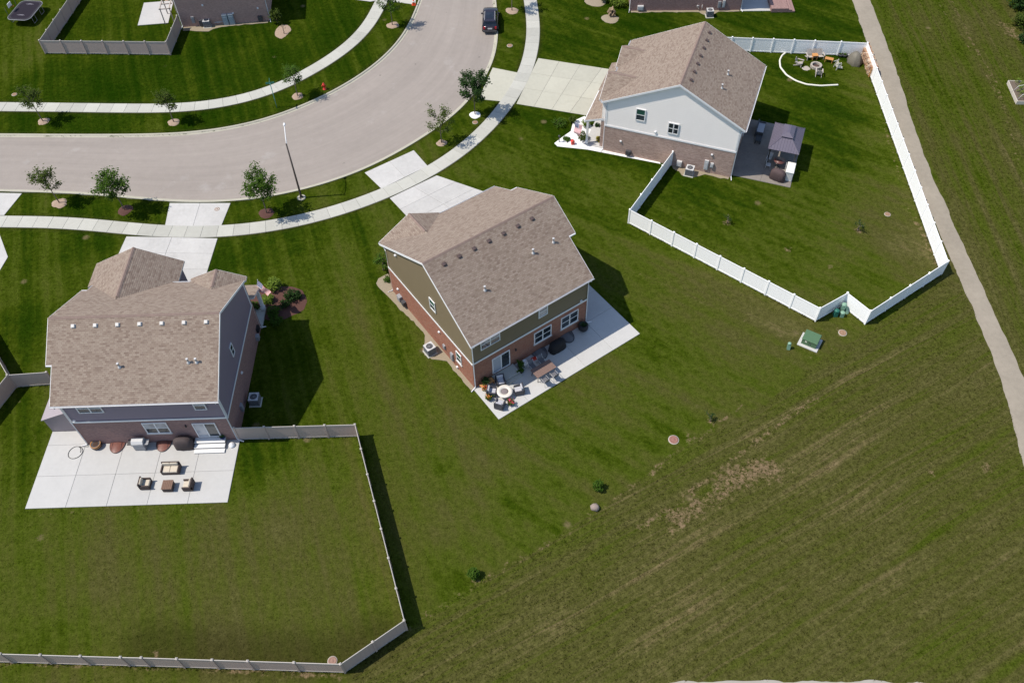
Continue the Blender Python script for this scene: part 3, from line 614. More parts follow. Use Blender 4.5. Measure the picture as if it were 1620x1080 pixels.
    def gutter(xg0, xg1, yg, zg, s_y):
        n = 2; prof_ = [(0,0),(0,-.115),(.07,-.115),(.115,-.06),(.12,.005),(.108,.005),(.10,-.055),(.065,-.10),(.012,-.10),(.012,0)]
        mb = MB(); mb.extr([(xg0, yg+s_y*(.012+p), zg+z_-.015) for p, z_ in prof_], (xg1-xg0,0,0)); return mb.build('gutter', gutter_white, root)
    gutter(xa-.03, xb+.03, y0, z0, -1); gutter(xa-.03, xb+.03, y1, z1, 1)
    h.drops = []
    def down(cx, cy, yg, zg, s_y, kick):
        mb = MB(); yy = cy+s_y*.06; pts = [(cx,yg+s_y*.07,zg-.1),(cx,yg+s_y*.06,zg-.22),(cx,yy,zg-.55),(cx,yy,.25),(cx+kick[0]*.08,yy+kick[1]*.08,.12),(cx+kick[0]*.5,yy+kick[1]*.5,.06)]
        mb.tube(pts, .05, 4, smooth=False); return mb.build('downspout', gutter_white, root)
    down(.06, 0, y0, z0, -1, (-1,-.3)); down(W-.06, 0, y0, z0, -1, (1,-.3)); down(.06, D, y1, z1, 1, (-1,.2)); down(W-.06, D, y1, z1, 1, (1,.2))
    # roof furniture
    def on_roof(x, y): return Vector((x, y, zroof(y)))
    for x, y in vents:
        s = dn1 if y < yr else dn2; n_ = Vector((1,0,0)).cross(-s).normalized(); n_ = n_ if n_.z > 0 else -n_
        Mx = Matrix((Vector((1,0,0)), -s, n_)).transposed().to_4x4(); Mx.translation = on_roof(x, y)
        mb = MB(); mb.box(-.17,.17,-.15,.15,.0,.025, Mx); mb.box(-.135,.135,-.135,.135,.025,.15, Mx, .03); mb.build('roof_vent', vent_mat or mid_grey, rf)
    for x, y in pipes:
        p = on_roof(x, y); mb = MB(); mb.lathe([(.14,-.08),(.13,.05),(.075,.1),(.075,.42),(.095,.42),(.095,.47),(.06,.47)], 10); mb.build('vent_pipe', pale_grey, rf, p)
    def wall(side_):
        return {'rear': lambda s, n_, z: (s, -n_, z), 'left': lambda s, n_, z: (-n_, s, z), 'right': lambda s, n_, z: (W+n_, s, z), 'front': lambda s, n_, z: (s, D+n_, z)}[side_]
    h.wall = wall
    def sbox(mb, f, s0, s1, n0, n1, z0_, z1_):
        a_, b_ = f(s0,n0,z0_), f(s1,n1,z1_); mb.box(min(a_[0],b_[0]), max(a_[0],b_[0]), min(a_[1],b_[1]), max(a_[1],b_[1]), z0_, z1_)
    h.sbox = sbox
    def window(side_, s0, s1, z0_, z1_, cols=1, rails=True, nm='window', g=(glass, glass), sill=True, base=None):
        f = wall(side_); base = (0.0 if z0_ < zb else -.02) if base is None else base; t = .075; mb = MB()
        sbox(mb, f, s0, s0+t, base, base+.07, z0_, z1_); sbox(mb, f, s1-t, s1, base, base+.07, z0_, z1_)
        sbox(mb, f, s0+t, s1-t, base, base+.07, z1_-t, z1_); sbox(mb, f, s0+t, s1-t, base, base+.07, z0_, z0_+t)
        cw = (s1-s0-2*t)/cols
        for i in range(1, cols): sbox(mb, f, s0+t+cw*i-.045, s0+t+cw*i+.045, base, base+.066, z0_+t, z1_-t)
        wo_ = mb.build(nm, white_trim, root); zm = (z0_+z1_)/2
        for i in range(cols):
            a_ = s0+t+cw*i+(.045 if i else 0); b_ = s0+t+cw*(i+1)-(.045 if i < cols-1 else 0)
            if rails:
                rb2 = MB(); sbox(rb2, f, a_, b_, base+.005, base+.055, zm-.03, zm+.03); rb2.build('meeting_rail', white_trim, wo_)
                for zz0, zz1, gm, dn_ in ((z0_+t, zm-.03, g[0], .03),(zm+.03, z1_-t, g[1], .042)):
                    pb = MB(); sbox(pb, f, a_, b_, base+.002, base+dn_, zz0, zz1); pb.build('pane', gm, wo_)
            else: pb = MB(); sbox(pb, f, a_, b_, base+.002, base+(.03 if i else .045), z0_+t, z1_-t); pb.build('pane', g[i%2], wo_)
        if sill and z0_ < zb: sb = MB(); sbox(sb, f, s0-.06, s1+.06, 0.0, .10, z0_-.09, z0_-.003); sb.build('sill', plain('sill_stone', (.55,.53,.5), .8), wo_)
        return wo_
    h.window = window
    def gadget(nm, mat, side_, s, z, w=.3, hh=.4, d=.15):
        f = wall(side_); mb = MB(); sbox(mb, f, s-w/2, s+w/2, .0, d, z-hh/2, z+hh/2)
        sbox(mb, f, s-w*.35, s+w*.35, d, d+.02, z-hh*.38, z+hh*.3); return mb.build(nm, mat, root)
    h.gadget = gadget
    def wall_lamp(side_, s, z):
        f = wall(side_); p = f(s, .08, z); mb = MB(); mb.lathe([(.02,.16),(.07,.12),(.06,-.1),(.02,-.13)], 8); mb.build('wall_lamp', black_metal, root, p)
    h.wall_lamp = wall_lamp
    def vent_hood(side_, s, z, mat=gutter_white):
        f = wall(side_); mb = MB(); sbox(mb, f, s-.1, s+.1, -.02, .05, z-.1, z+.1); sbox(mb, f, s-.08, s+.08, .05, .13, z-.02, z+.08); mb.build('wall_vent', mat, root)
    h.vent_hood = vent_hood
    return h

h1 = house('suburban_house', 'two-storey house with lilac-grey siding, plum brick base and brown shingle roof at left', H1O, 0.0, 11.76, 11.1,
    ((-.45,5.95),(5.2,9.15),(11.15,6.07)), (-.2, 11.92), brick_plum, siding_lilac, jog=(-1,-.62,2.18,10.05),
    cross=[(-.72,6.5,2.95,13.72,5.85,7.62),(7.55,12.02,9.82,11.62,6.0,6.95)], vents=[(1.25+1.62*i, 4.62) for i in range(7)], vent_mat=plain('vent_pale', (.55,.53,.5), .5),
    pipes=[(4.75,1.9),(9.75,2.05),(10.35,2.05)])
h2 = house('suburban_house', 'two-storey house with olive siding, red brick base and brown shingle roof in the middle', H2O, 34.0, 11.45, 12.9,
    ((-.32,5.88),(5.9,9.7),(13.5,5.6)), (-.17, 11.62), brick_red, siding_olive, jog=(1,12.25,3.0,10.95), trim=white_trim,
    cross=[(-.1,5.95,3.05,13.72,5.5,7.04)], vents=[(1.3+1.38*i, 5.2) for i in range(7)], vent_mat=plain('vent_brown', (.10,.07,.065), .6),
    pipes=[(3.1,2.45),(8.15,3.1),(10.15,3.1)])
h3 = house('suburban_house', 'two-storey house with white lap siding, brown stone-brick base and brown roof at upper right', H3O, 68.6, 10.45, 12.92,
    ((-.42,5.9),(6.2,9.45),(13.35,5.95)), (-.2, 10.62), brick_brown, siding_white,
    cross=[(5.65,9.55,7.65,13.62,5.97,7.08),(.1,4.98,2.75,13.7,5.9,7.3)], vents=[(1.3+1.35*i, 5.5) for i in range(7)], vent_mat=MATS['vent_brown'],
    pipes=[(5.5,2.65),(3.1,2.75)])
# h1 openings and fittings
h1.window('rear', 1.15, 3.0, 4.35, 5.5, 2, g=(glass, glass_pale)); h1.window('rear', 9.7, 10.6, 4.3, 5.45, 1, g=(glass, glass_pale))
h1.window('rear', 5.15, 7.0, 1.35, 2.78, 2, g=(glass, glass_pale)); h1.window('rear', 8.85, 10.6, .62, 2.5, 2, False, 'patio_door', (glass_pale, glass), False)
h1.window('right', 4.62, 5.2, 4.5, 5.65, 1); h1.wall_lamp('rear', 8.35, 2.2); h1.vent_hood('right', 4.75, 2.3); h1.vent_hood('rear', .35, 3.3, white_trim)
h1.gadget('electric_meter', mid_grey, 'right', 2.4, .9, .35, .8); h1.gadget('gas_meter', mid_grey, 'right', 9.6, .7, .4, .5, .25)
h1.gadget('hose_reel', black_metal, 'right', 10.3, .95, .5, .5, .2)
mb = MB(); mb.box(-3.1, -.72, 1.27, 4.4, 0, 1.72); mb.extr([(-3.1,1.27,1.72),(0.0,1.27,1.72),(0.0,1.27,3.02),(0.0,1.27,3.02)][:3], (0,3.13,0)); mb.box(-.72,0,1.27,4.4,0,1.72)
lean = mb.build('lean_to_wall', lean_panel, h1.root); mb = MB(); mb.extr([(-3.22,1.16,1.70),(.0,1.16,3.06),(.0,1.16,3.13),(-3.22,1.16,1.77)], (0,3.35,0)); mb.build('lean_to_roof', plain('lean_roof', (.31,.27,.285), .5, .06), h1.root)
mb = MB(); mb.lathe([(.11,-.1),(.11,.32),(.2,.34),(.2,.42),(.02,.52)], 12); mb.build('flue', pale_grey, h1.root, (-1.75,1.9,2.4))
# h1 porch
mb = MB(); mb.box(6.7, 11.9, 11.1, 13.35, 0, .16); mb.build('porch_floor', conc_walk, h1.root)
for x in (6.9, 11.7): mb = MB(); mb.box(x-.13,x+.13,13.05,13.31,.16,2.75); mb.box(x-.17,x+.17,13.01,13.35,.16,.5); mb.build('porch_post', white_trim, h1.root)
sh, core = MB(), MB(); roof_plane(sh, core, [(6.55,13.5,2.9),(12.05,13.5,2.9),(12.05,11.3,3.75),(6.55,11.3,3.75)]); pr = core.build('porch_roof', soffit, h1.root); s_ = sh.build('shingles', shingle, pr); s_['kind'] = 'stuff'
# h2 openings and fittings
h2.window('rear', .85, 2.68, 4.3, 5.45, 2, g=(glass, glass_pale)); h2.window('rear', 6.4, 7.3, 4.2, 5.4, 1, g=(glass_pale, glass_pale))
h2.window('rear', 5.95, 7.7, 1.2, 2.6, 2); h2.window('rear', 8.7, 10.5, 1.12, 2.56, 2); h2.window('rear', 1.8, 3.52, .5, 2.42, 2, False, 'patio_door', (plain('blind_pale', (.36,.38,.42), .5, .2, 4), glass), False)
h2.window('left', 5.05, 5.9, 4.5, 5.75, 1, g=(glass, glass_green)); h2.window('left', 1.65, 2.4, 1.25, 2.5, 1, g=(glass, glass_green))
h2.wall_lamp('rear', 4.1, 1.95); h2.vent_hood('left', 4.9, 2.3); h2.vent_hood('left', 10.95, 6.2); h2.vent_hood('left', 11.7, 1.4); h2.vent_hood('left', 2.45, .2); h2.vent_hood('rear', 10.75, 3.35, white_trim)
h2.gadget('electric_meter', mid_grey, 'left', 3.1, .95, .35, .9); h2.gadget('gas_meter', mid_grey, 'left', 11.4, .6, .5, .6, .3); h2.gadget('utility_box', dark_grey, 'left', 10.7, .55, .4, .5, .3); h2.gadget('service_panel', mid_grey, 'left', 4.3, 1.0, .3, .5, .12)
# h3 openings and fittings
h3.window('left', 9.05, 10.0, 4.5, 5.85, 1, g=(glass, glass_green)); h3.window('left', 5.7, 6.75, 3.75, 5.0, 2, g=(glass, glass)); h3.vent_hood('left', 7.9, 3.55); h3.vent_hood('left', 2.15, 2.3); h3.vent_hood('left', 11.2, 1.6)
h3.gadget('electric_meter', pale_grey, 'left', 2.5, 1.0, .4, 1.1); h3.gadget('electric_meter', pale_grey, 'left', 1.95, 1.1, .3, .5); h3.gadget('gas_meter', pale_grey, 'left', 5.1, .5, .5, .6, .25); h3.gadget('hose_reel', dark_grey, 'left', 10.3, .5, .5, .5, .3)
h3.window('rear', 1.2, 3.0, 4.3, 5.4, 2); h3.window('rear', 6.4, 8.2, 4.3, 5.4, 2); h3.window('rear', 6.0, 7.8, .5, 2.4, 2, False, 'patio_door', (glass, glass), False)
mb = MB(); mb.box(.2, 5.3, 12.92, 15.0, 0, .14); mb.build('porch_floor', conc_patio, h3.root)
for x in (.45, 5.05): mb = MB(); mb.box(x-.1,x+.1,14.7,14.9,.14,2.75); mb.box(x-.15,x+.15,14.65,14.95,.14,.4); mb.build('porch_post', white_trim, h3.root)
sh, core = MB(), MB(); roof_plane(sh, core, [(.35,15.1,2.92),(5.45,15.1,2.92),(5.45,12.95,3.72),(.35,12.95,3.72)]); pr = core.build('porch_roof', soffit, h3.root); s_ = sh.build('shingles', shingle, pr); s_['kind'] = 'stuff'
mb = MB(); mb.extr([(.33,15.12,2.75),(.33,15.12,2.93),(.33,12.95,3.73),(.33,12.95,3.5)], (.02,0,0)); mb.box(.33,5.47,15.11,15.2,2.78,2.9); mb.build('porch_fascia', gutter_white, h3.root)
mb = MB(); mb.box(5.4, 10.3, 12.92, 14.9, 0, 3.05); mb.build('garage_wall', brick_brown, h3.root)
sh, core = MB(), MB(); roof_plane(sh, core, [(5.46,15.2,2.95),(10.5,15.2,2.95),(10.5,12.95,3.75),(5.46,12.95,3.75)]); pr = core.build('garage_roof', soffit, h3.root); s_ = sh.build('shingles', shingle, pr); s_['kind'] = 'stuff'
# far houses, of which only the near brick wall is in view
h4 = house('suburban_house', 'house with dusky brick side wall cut by the top edge, behind the tan-fenced yard', H4O, -85.0, 11.0, 10.2, ((-.4,5.9),(5.1,9.3),(10.6,5.9)), (-.2,11.2), brick_dusk, siding_lilac, zb=5.45)
h5 = house('suburban_house', 'house with plum brick side wall cut by the top edge, behind the white-sided house', H5O, 87.5, 11.0, 13.1, ((-.4,5.9),(6.2,9.4),(13.5,5.9)), (-.2,11.2), brick_plum, siding_white, zb=5.45)
h4.vent_hood('right', 3.0, 2.6, white_trim); h4.vent_hood('right', 9.2, 1.7, white_trim); h4.vent_hood('right', 6.2, 1.3, white_trim)
h4.gadget('electric_meter', mid_grey, 'right', 1.4, .9, .35, .8); h4.gadget('gas_meter', dark_grey, 'right', 9.2, .45, .5, .6, .3); h4.gadget('gas_meter', dark_grey, 'right', 2.3, .5, .5, .7, .3)
h4.gadget('battery_cabinet', plain('cabinet_blue', (.33,.37,.40), .5, .08), 'right', 5.15, .68, .6, 1.3, .35); h4.gadget('battery_cabinet', MATS['cabinet_blue'], 'right', 5.85, .68, .6, 1.3, .35)
mb = MB(); mb.tube([(0,0,.35),(0,1.0,.35)], .05, 6); mb.build('conduit', pale_grey, h4.root, (11.08,3.8,0))
h5.gadget('electric_meter', mid_grey, 'left', 2.6, .8, .35, .8); h5.gadget('electric_meter', pale_grey, 'left', 2.1, .9, .3, .9); h5.gadget('gas_meter', pale_grey, 'left', 11.9, .5, .7, .5, .3)
mb = MB(); mb.tube([(-.05,5.0,.2),(-.12,5.0,.7),(-.12,5.2,.75),(-.2,5.2,.5)], .04, 6); mb.tube([(-.05,4.6,.2),(-.12,4.6,.8),(-.2,4.6,.7)], .04, 6); mb.build('vent_pipe', white_trim, h5.root)
# ---------------------------------------------------------------- vinyl privacy fences
FH = 1.70; FENCE_RUNS = []
def fence(label, runs, vinyl, cap_m, span=2.42, skip_end=()):
    """runs: polylines of posts' feet; every bay has its own panel, rails and post"""
    root = thing('privacy_fence', label, 'fence', (*runs[0][0], 0)); o = np.array(runs[0][0]); done = []
    pm = MB(); pm.box(-.064,.064,-.064,.064,-.05,FH+.06); post_me = pm.mesh('post', vinyl)
    cm = MB(); cm.box(-.08,.08,-.08,.08,FH+.06,FH+.085); cm.add([(-.08,-.08,FH+.085),(.08,-.08,FH+.085),(.08,.08,FH+.085),(-.08,.08,FH+.085),(0,0,FH+.14)], [(0,1,4),(1,2,4),(2,3,4),(3,0,4)]); cap_me = cm.mesh('post_cap', cap_m)
    def post(p, rz):
        if any(np.hypot(*(p-d)) < .3 for d in done): return
        done.append(p); po = inst(post_me, 'post', root, (*(p-o), 0), rz); inst(cap_me, 'post_cap', po)
    FENCE_RUNS.extend(runs)
    for run in runs:
        for a, b in zip(run[:-1], run[1:]):
            a, b = np.array(a, float), np.array(b, float); L = np.hypot(*(b-a)); n = max(1, round(L/span)); s = L/n; rz = math.atan2(b[1]-a[1], b[0]-a[0]); d = (b-a)/L
            w = s-.126; nb = max(4, int(w/.29)); bw = w/nb; mb = MB()
            for i in range(nb): x = .063+i*bw; mb.box(x+.002, x+bw-.002, -.011, .011, .08, FH-.1)
            mb.box(.063, .063+w, -.006, .006, .08, FH-.1); panel_me = mb.mesh('panel', vinyl)
            mb = MB(); mb.box(.063, .063+w, -.024, .024, FH-.13, FH+.01); top_me = mb.mesh('top_rail', cap_m)
            mb = MB(); mb.box(.063, .063+w, -.026, .026, .05, .19); bot_me = mb.mesh('bottom_rail', cap_m if cap_m is not white_vinyl else vinyl)
            for i in range(n):
                p = a+d*s*i; post(p, rz); loc = (*(p-o), 0); pn = inst(panel_me, 'panel', root, loc, rz); inst(top_me, 'top_rail', pn); inst(bot_me, 'bottom_rail', pn)
            post(b, rz)
    return root
T = lambda p: p
fence('long white vinyl privacy fence with a notch around the yard of the white-sided house', [[(16.36,66.33),(11.27,58.35),(25.78,45.83),(28.49,47.41),(29.87,45.35),(38.10,50.68),(40.32,83.60),(34.71,84.34),(25.73,85.50),(22.88,85.83)]], white_vinyl, white_vinyl)
fence('tan grey vinyl privacy fence around the large yard behind the lilac-grey house', [[(-21.43,35.85),(-12.17,35.79),(-7.62,20.53),(-11.51,17.86),(-17.45,18.23),(-24.33,18.66),(-25.68,18.73),(-33.52,19.19),(-36.02,19.35)]], tan_vinyl, tan_cap)
fence('short tan grey vinyl fence meeting the left side of the lilac-grey house', [[(-37.52,41.72),(-40.62,41.57),(-47.37,50.09)],[(-40.62,41.57),(-42.32,36.41)]], tan_vinyl, tan_cap)
fence('tan grey vinyl privacy fence around the yard at the upper left', [[(-38.18,93.53),(-38.28,88.18),(-53.04,89.27),(-52.32,97.75),(-52.01,101.76)]], tan_vinyl, tan_cap)

# ---------------------------------------------------------------- trees and shrubs
def leaves(mb, pts, spread, n, size, rs, flat=.5):
    for _ in range(n):
        c = np.array(pts[rs.randint(len(pts))])+rs.randn(3)*spread; a = rs.rand()*6.283; tl = rs.randn()*flat; s = size*(.6+.8*rs.rand())
        u = Vector((math.cos(a), math.sin(a), math.sin(tl)*.7)).normalized(); v = u.cross(Vector((rs.randn()*.5, rs.randn()*.5, 1))).normalized(); c = Vector(c)
        mb.add([c-u*s, c+v*s*.55+u*.1*s, c+u*s, c-v*s*.55-u*.1*s], [(0,1,2,3)])
def tree(label, base, H_, cw, clear, n, mat, seed, lean=(0,0), name='street_tree', group='young street trees', size=.11, limbs=11, sparse=.16):
    rs = np.random.RandomState(seed); t = thing(name, label, 'tree', (*base, 0), 0, group); mb = MB()
    top = np.array([lean[0], lean[1], H_]); m = 8; tr = [np.array([lean[0]*k/m+rs.randn()*.02, lean[1]*k/m+rs.randn()*.02, H_*.93*k/m]) for k in range(m+1)]
    tr[0][:2] = 0; mb.tube(tr, [.062*(1-.82*k/m) for k in range(m+1)], 7); pts = []
    for i in range(limbs):
        k = clear+(.93-clear)*(i+.3*rs.rand())/limbs; z = H_*k; b0 = np.array([lean[0]*k, lean[1]*k, z]); a = i*2.4+rs.rand(); q = (k-clear)/(1-clear)
        L = cw*.5*(.55+.6*math.sin(math.pi*min(q*.85+.22,1)))*(.7+.5*rs.rand()); rise = .75+.5*rs.rand(); c = [b0]
        for j in range(1, 5): c.append(c[-1]+np.array([math.cos(a)*L/4, math.sin(a)*L/4, L/4*rise])+rs.randn(3)*.03)
        mb.tube(c, [.022,.018,.013,.008,.004], 5, cap=False); pts += c[2:]
        for s in (1,2,3):
            b1 = c[s+1] if s < 3 else c[3]; e = b1+np.array([math.cos(a+rs.randn()), math.sin(a+rs.randn()), .4])*L*.33; mb.tube([c[s], (c[s]+e)/2+rs.randn(3)*.02, e], [.009,.006,.003], 4, cap=False); pts += [e, (c[s]+e)/2]
    pts += tr[-3:]; mb.build('trunk', bark, t, uv=False); lf = MB(); leaves(lf, pts, sparse, n, size, rs); lf.build('crown', mat, t, uv=False); return t
def disc(name, c, r, mat, h=.07, label=None, sx=1, sy=1, seed=0, n=26, bumpy=.12):
    rs = np.random.RandomState(seed); mb = MB(); rings = [(0,h),(.55,h*1.0),(.85,h*.7),(1.0,.004)]; vs = [(0,0,h)]; fs = []
    k = 1+bumpy*np.convolve(rs.randn(n*3), np.ones(3)/3, 'same')[n:2*n]
    for q, z in rings[1:]:
        for i in range(n): a = 6.2832*i/n; rr = r*q*k[i]; vs.append((rr*sx*math.cos(a), rr*sy*math.sin(a), z+rs.randn()*h*.12*(q < 1)))
    for i in range(n): fs.append((0, 1+i, 1+(i+1)%n))
    for j in range(2):
        for i in range(n): fs.append((1+j*n+i, 1+(j+1)*n+i, 1+(j+1)*n+(i+1)%n, 1+j*n+(i+1)%n))
    mb.add(vs, fs, True); return struct(mb.build(name, mat, None, (*c, .006)))


TR = [  # label, foot, height, crown width, first limb, leaves, material, ring
 ('thin young tree on the far verge nearest the left edge, pale mulch ring', (-49.35,76.56), 3.5, 1.7, .42, 620, leaf_olive, mulch_tan, .62),
 ('young tree on the far verge, second from the left edge, pale mulch ring', (-35.22,75.74), 3.5, 1.6, .42, 620, leaf_olive, mulch_tan, .62),
 ('young tree on the far verge between the street sign and the fire hydrant', (-22.53,79.59), 3.6, 1.5, .38, 560, leaf_green, mulch_tan, .62),
 ('young tree on the far verge close to the orange traffic cone', (-12.98,92.84), 3.7, 2.0, .42, 620, leaf_green, mulch_tan, .75),
 ('young tree beside the parked dark car, its crown cut by the top edge', (1.26,95.15), 4.2, 2.0, .45, 620, leaf_green, mulch_tan, .75),
 ('full upright green tree standing in a bright white gravel ring', (-3.15,75.34), 4.75, 2.3, .28, 1500, leaf_dark, gravel_white, .58),
 ('gappy thin tree on the near verge beside the white-ringed tree', (-6.60,70.88), 3.7, 2.1, .30, 430, leaf_olive, mulch_tan, .55),
 ('slim young tree near the left edge on the near verge, pale mulch ring', (-43.74,63.61), 3.8, 1.6, .42, 620, leaf_olive, mulch_tan, .72),
 ('leafy young tree with dark red mulch left of the lilac house driveway', (-37.01,62.32), 4.0, 2.3, .34, 1150, leaf_green, mulch_red, .72),
 ('leafy young tree with dark red mulch beside the street lamp', (-23.14,61.25), 4.3, 2.5, .34, 1200, leaf_green, mulch_red, .72)]
for i, (lb, p, hh, cw, cl, n, m_, mm, rr) in enumerate(TR):
    lean = (-.30, .06) if i in (0, 7, 8) else (.05, 0)
    tree(lb, p, hh, cw*1.08, cl, int(n*2.2), m_, 20+i, lean, size=.09 if n < 1000 else .10, limbs=11 if n < 1000 else 16); disc('mulch_ring', p, rr, mm, .08, seed=i)
def shrub(label, p, r, h, mat, n, seed, size=.06, name='shrub', cat='shrub', group=None, z0=0.0):
    rs = np.random.RandomState(seed); t = thing(name, label, cat, (*p, z0), 0, group); mb = MB(); pts = []
    for i in range(9):
        a = i*2.4; e = np.array([math.cos(a)*r*.75*rs.rand()**.5, math.sin(a)*r*.75*rs.rand()**.5, h*(.45+.45*rs.rand())]); mb.tube([(0,0,0), e*.5+np.array([0,0,.05]), e], [.015,.01,.004], 5, cap=False); pts.append(e)
    mb.build('stem', bark, t, uv=False); lf = MB(); P = []
    for _ in range(120):
        v = rs.randn(3); v /= np.linalg.norm(v); q = rs.rand()**.4; P.append((v[0]*r*.9*q, v[1]*r*.9*q, h*.52+v[2]*h*.46*q))
    leaves(lf, P, r*.09, n, size, rs, .9); lf.build('foliage', mat, t, uv=False); return t
shrub('small round dark green bush at the field edge, nearer the grey fence', (-3.15,24.13), .46, .9, leaf_green, 900, 61, .07, 'bush', 'bush')
shrub('small round dark green bush at the field edge, nearer the pale boulder', (6.01,30.59), .46, .9, leaf_green, 900, 62, .07, 'bush', 'bush')
tree('tiny sapling at the edge of the field above the red earth circle', (15.24,36.20), .8, .5, .3, 90, leaf_dark, 63, name='sapling', group='garden saplings', size=.06, limbs=5, sparse=.08)
tree('sapling in the white-fenced yard nearest the air conditioner', (20.52,57.93), .9, .55, .3, 80, leaf_dark, 64, name='sapling', group='garden saplings', size=.06, limbs=5, sparse=.08)
tree('sapling in the white-fenced yard nearest the path', (32.28,56.40), 1.0, .7, .3, 110, leaf_dark, 65, name='sapling', group='garden saplings', size=.06, limbs=5, sparse=.09)
tree('small green shrub tree at the front corner of the olive house', (-11.38,53.28), 1.7, 1.1, .3, 420, leaf_green, 66, name='shrub_tree', group='garden saplings', size=.09, limbs=8, sparse=.12)
shrub('low green shrub on the tan gravel beside the olive house front corner', (-10.90,52.03), .4, .4, leaf_green, 260, 67, .07)
# planting around the lilac house porch
disc('mulch_bed', (-20.32,49.89), 2.0, mulch_red, .06, sx=1.2, sy=.95, seed=5, bumpy=.14)
for lb, p, r, h, m_, n, sz in (('pale green shrub just behind the flag by the lilac house', (-20.88,51.47), .75, 1.2, leaf_lime, 620, .09),('spreading yellow green shrub below the flag', (-21.28,50.00), .65, .85, leaf_lime, 600, .08),('dark bushy shrub at the outer edge of the red mulch bed', (-19.19,50.21), .8, .95, leaf_dark, 700, .08),
   ('small dark rounded shrub on the red mulch in front of the porch', (-19.75,49.43), .5, .6, leaf_dark, 420, .07),('green shrub in the house shade beside the porch post', (-20.56,48.52), .7, .8, leaf_green, 560, .08),('shrub in deep shade below the porch of the lilac house', (-20.26,47.59), .65, .7, leaf_green, 500, .08),('low shrub tucked behind the porch post of the lilac house', (-22.44,49.25), .55, .7, leaf_green, 420, .08),('dark pointed shrub at the far tip of the mulch bed', (-18.65,50.33), .35, .7, leaf_dark, 300, .08)):
    shrub(lb, p, r, h, m_, n, int(h*1000)+n, sz, group='porch bed shrubs')
# planting around the white-sided house porch
mb = MB(); mb.prism([(4.98,70.26),(5.28,69.75),(8.32,69.10),(15.38,66.57),(15.31,67.00),(9.70,69.43),(9.43,71.56),(8.42,74.54),(7.17,73.76),(6.79,72.11),(5.88,71.23)], -.04, .035); struct(mb.build('gravel_bed', gravel_white))
rs_ = np.random.RandomState(11)
for lb, p, r, h, m_, n in (('flowering shrub at the corner of the pale driveway', (7.09,73.55), .5, .8, leaf_olive, 380),('leafy shrub right behind the flag in the white gravel', (8.42,72.85), .55, .9, leaf_lime, 420),('leafy shrub beside the porch post of the white house', (7.93,70.72), .6, .9, leaf_olive, 460),('golden dome shrub on the white porch bed by the brick wall', (9.56,70.34), .42, .6, leaf_gold, 420),
   ('low sprawling grey shrub at the tip of the white gravel', (6.24,70.70), .45, .35, leaf_green, 260),('green shrub in the grass left of the white gravel bed', (5.67,73.20), .9, .6, leaf_green, 420),('small potted shrub under the porch roof of the white house', (9.60,72.69), .3, .5, leaf_dark, 220)):
    shrub(lb, p, r, h, m_, n, n+int(r*100), .075, group='white gravel bed shrubs')
mb = MB(); mb.box(-.16,.16,-.12,.12,.03,.4); mb.add([(-.2,-.16,.4),(.2,-.16,.4),(.2,.16,.4),(-.2,.16,.4),(0,-.16,.58),(0,.16,.58)], [(0,1,4),(2,3,5),(1,2,5,4),(3,0,4,5),(3,2,1,0)]); o = mb.build('garden_lantern', red_paint, None, (*(6.84,70.02), 0), .3); tag(o, 'small red garden ornament on the white gravel by the porch', 'ornament')
mb = MB(); mb.lathe([(.05,0),(.05,.7),(.12,.72),(.12,.8),(.02,.9)], 8); o = mb.build('path_light', dark_grey, None, (*(5.48,70.44), 0)); tag(o, 'dark path light at the tip of the white gravel bed', 'lamp')
# far planting
disc('mulch_bed', (-41.38,100.11), .3, mulch_tan, .03)
disc('mulch_bed', (-25.96,92.31), 1.25, mulch_tan, .05, sx=.75, sy=1.1, seed=8)
shrub('conical green shrub at the corner of the far dusky brick house', (-26.81,94.10), .8, 1.9, leaf_olive, 900, 71, .1); tree('thin bare sapling in tan mulch by the far dusky brick house', (-25.66,91.76), 1.3, .4, .5, 20, leaf_olive, 72, name='sapling', size=.06, limbs=4, group='garden saplings')
disc('mulch_bed', (12.90,92.78), 1.0, gravel_tan, .06, seed=9); shrub('straw coloured clump of tall grass by the far plum brick house', (13.03,93.31), .5, 1.1, plain('straw_leaf', (.33,.24,.15), .9, .3), 420, 73, .12, 'ornamental_grass', 'grass')
disc('mulch_bed', (11.44,96.73), 1.3, gravel_tan, .06, seed=10); shrub('green rounded shrub at the top edge by the far plum brick wall', (14.09,95.59), 1.1, 1.1, leaf_lime, 900, 74, .09); shrub('bushy green shrub at the top edge left of the far plum brick wall', (12.81,96.65), 1.0, 1.2, leaf_green, 800, 75, .09)
for lb, p, r, h, m_, n, s in (('dark wild bush at the top right corner', (61.22,92.44), 1.7, 2.0, leaf_dark, 1900, .12),('grey green wild bush on the right edge below the corner bush', (60.13,88.50), 1.5, 1.6, leaf_olive, 1500, .12),('dark low bush on the right edge above the garden bed', (59.24,85.48), 1.0, .9, leaf_dark, 900, .1)):
    shrub(lb, p, r, h, m_, n, n, s, group='wild bushes on the right edge')

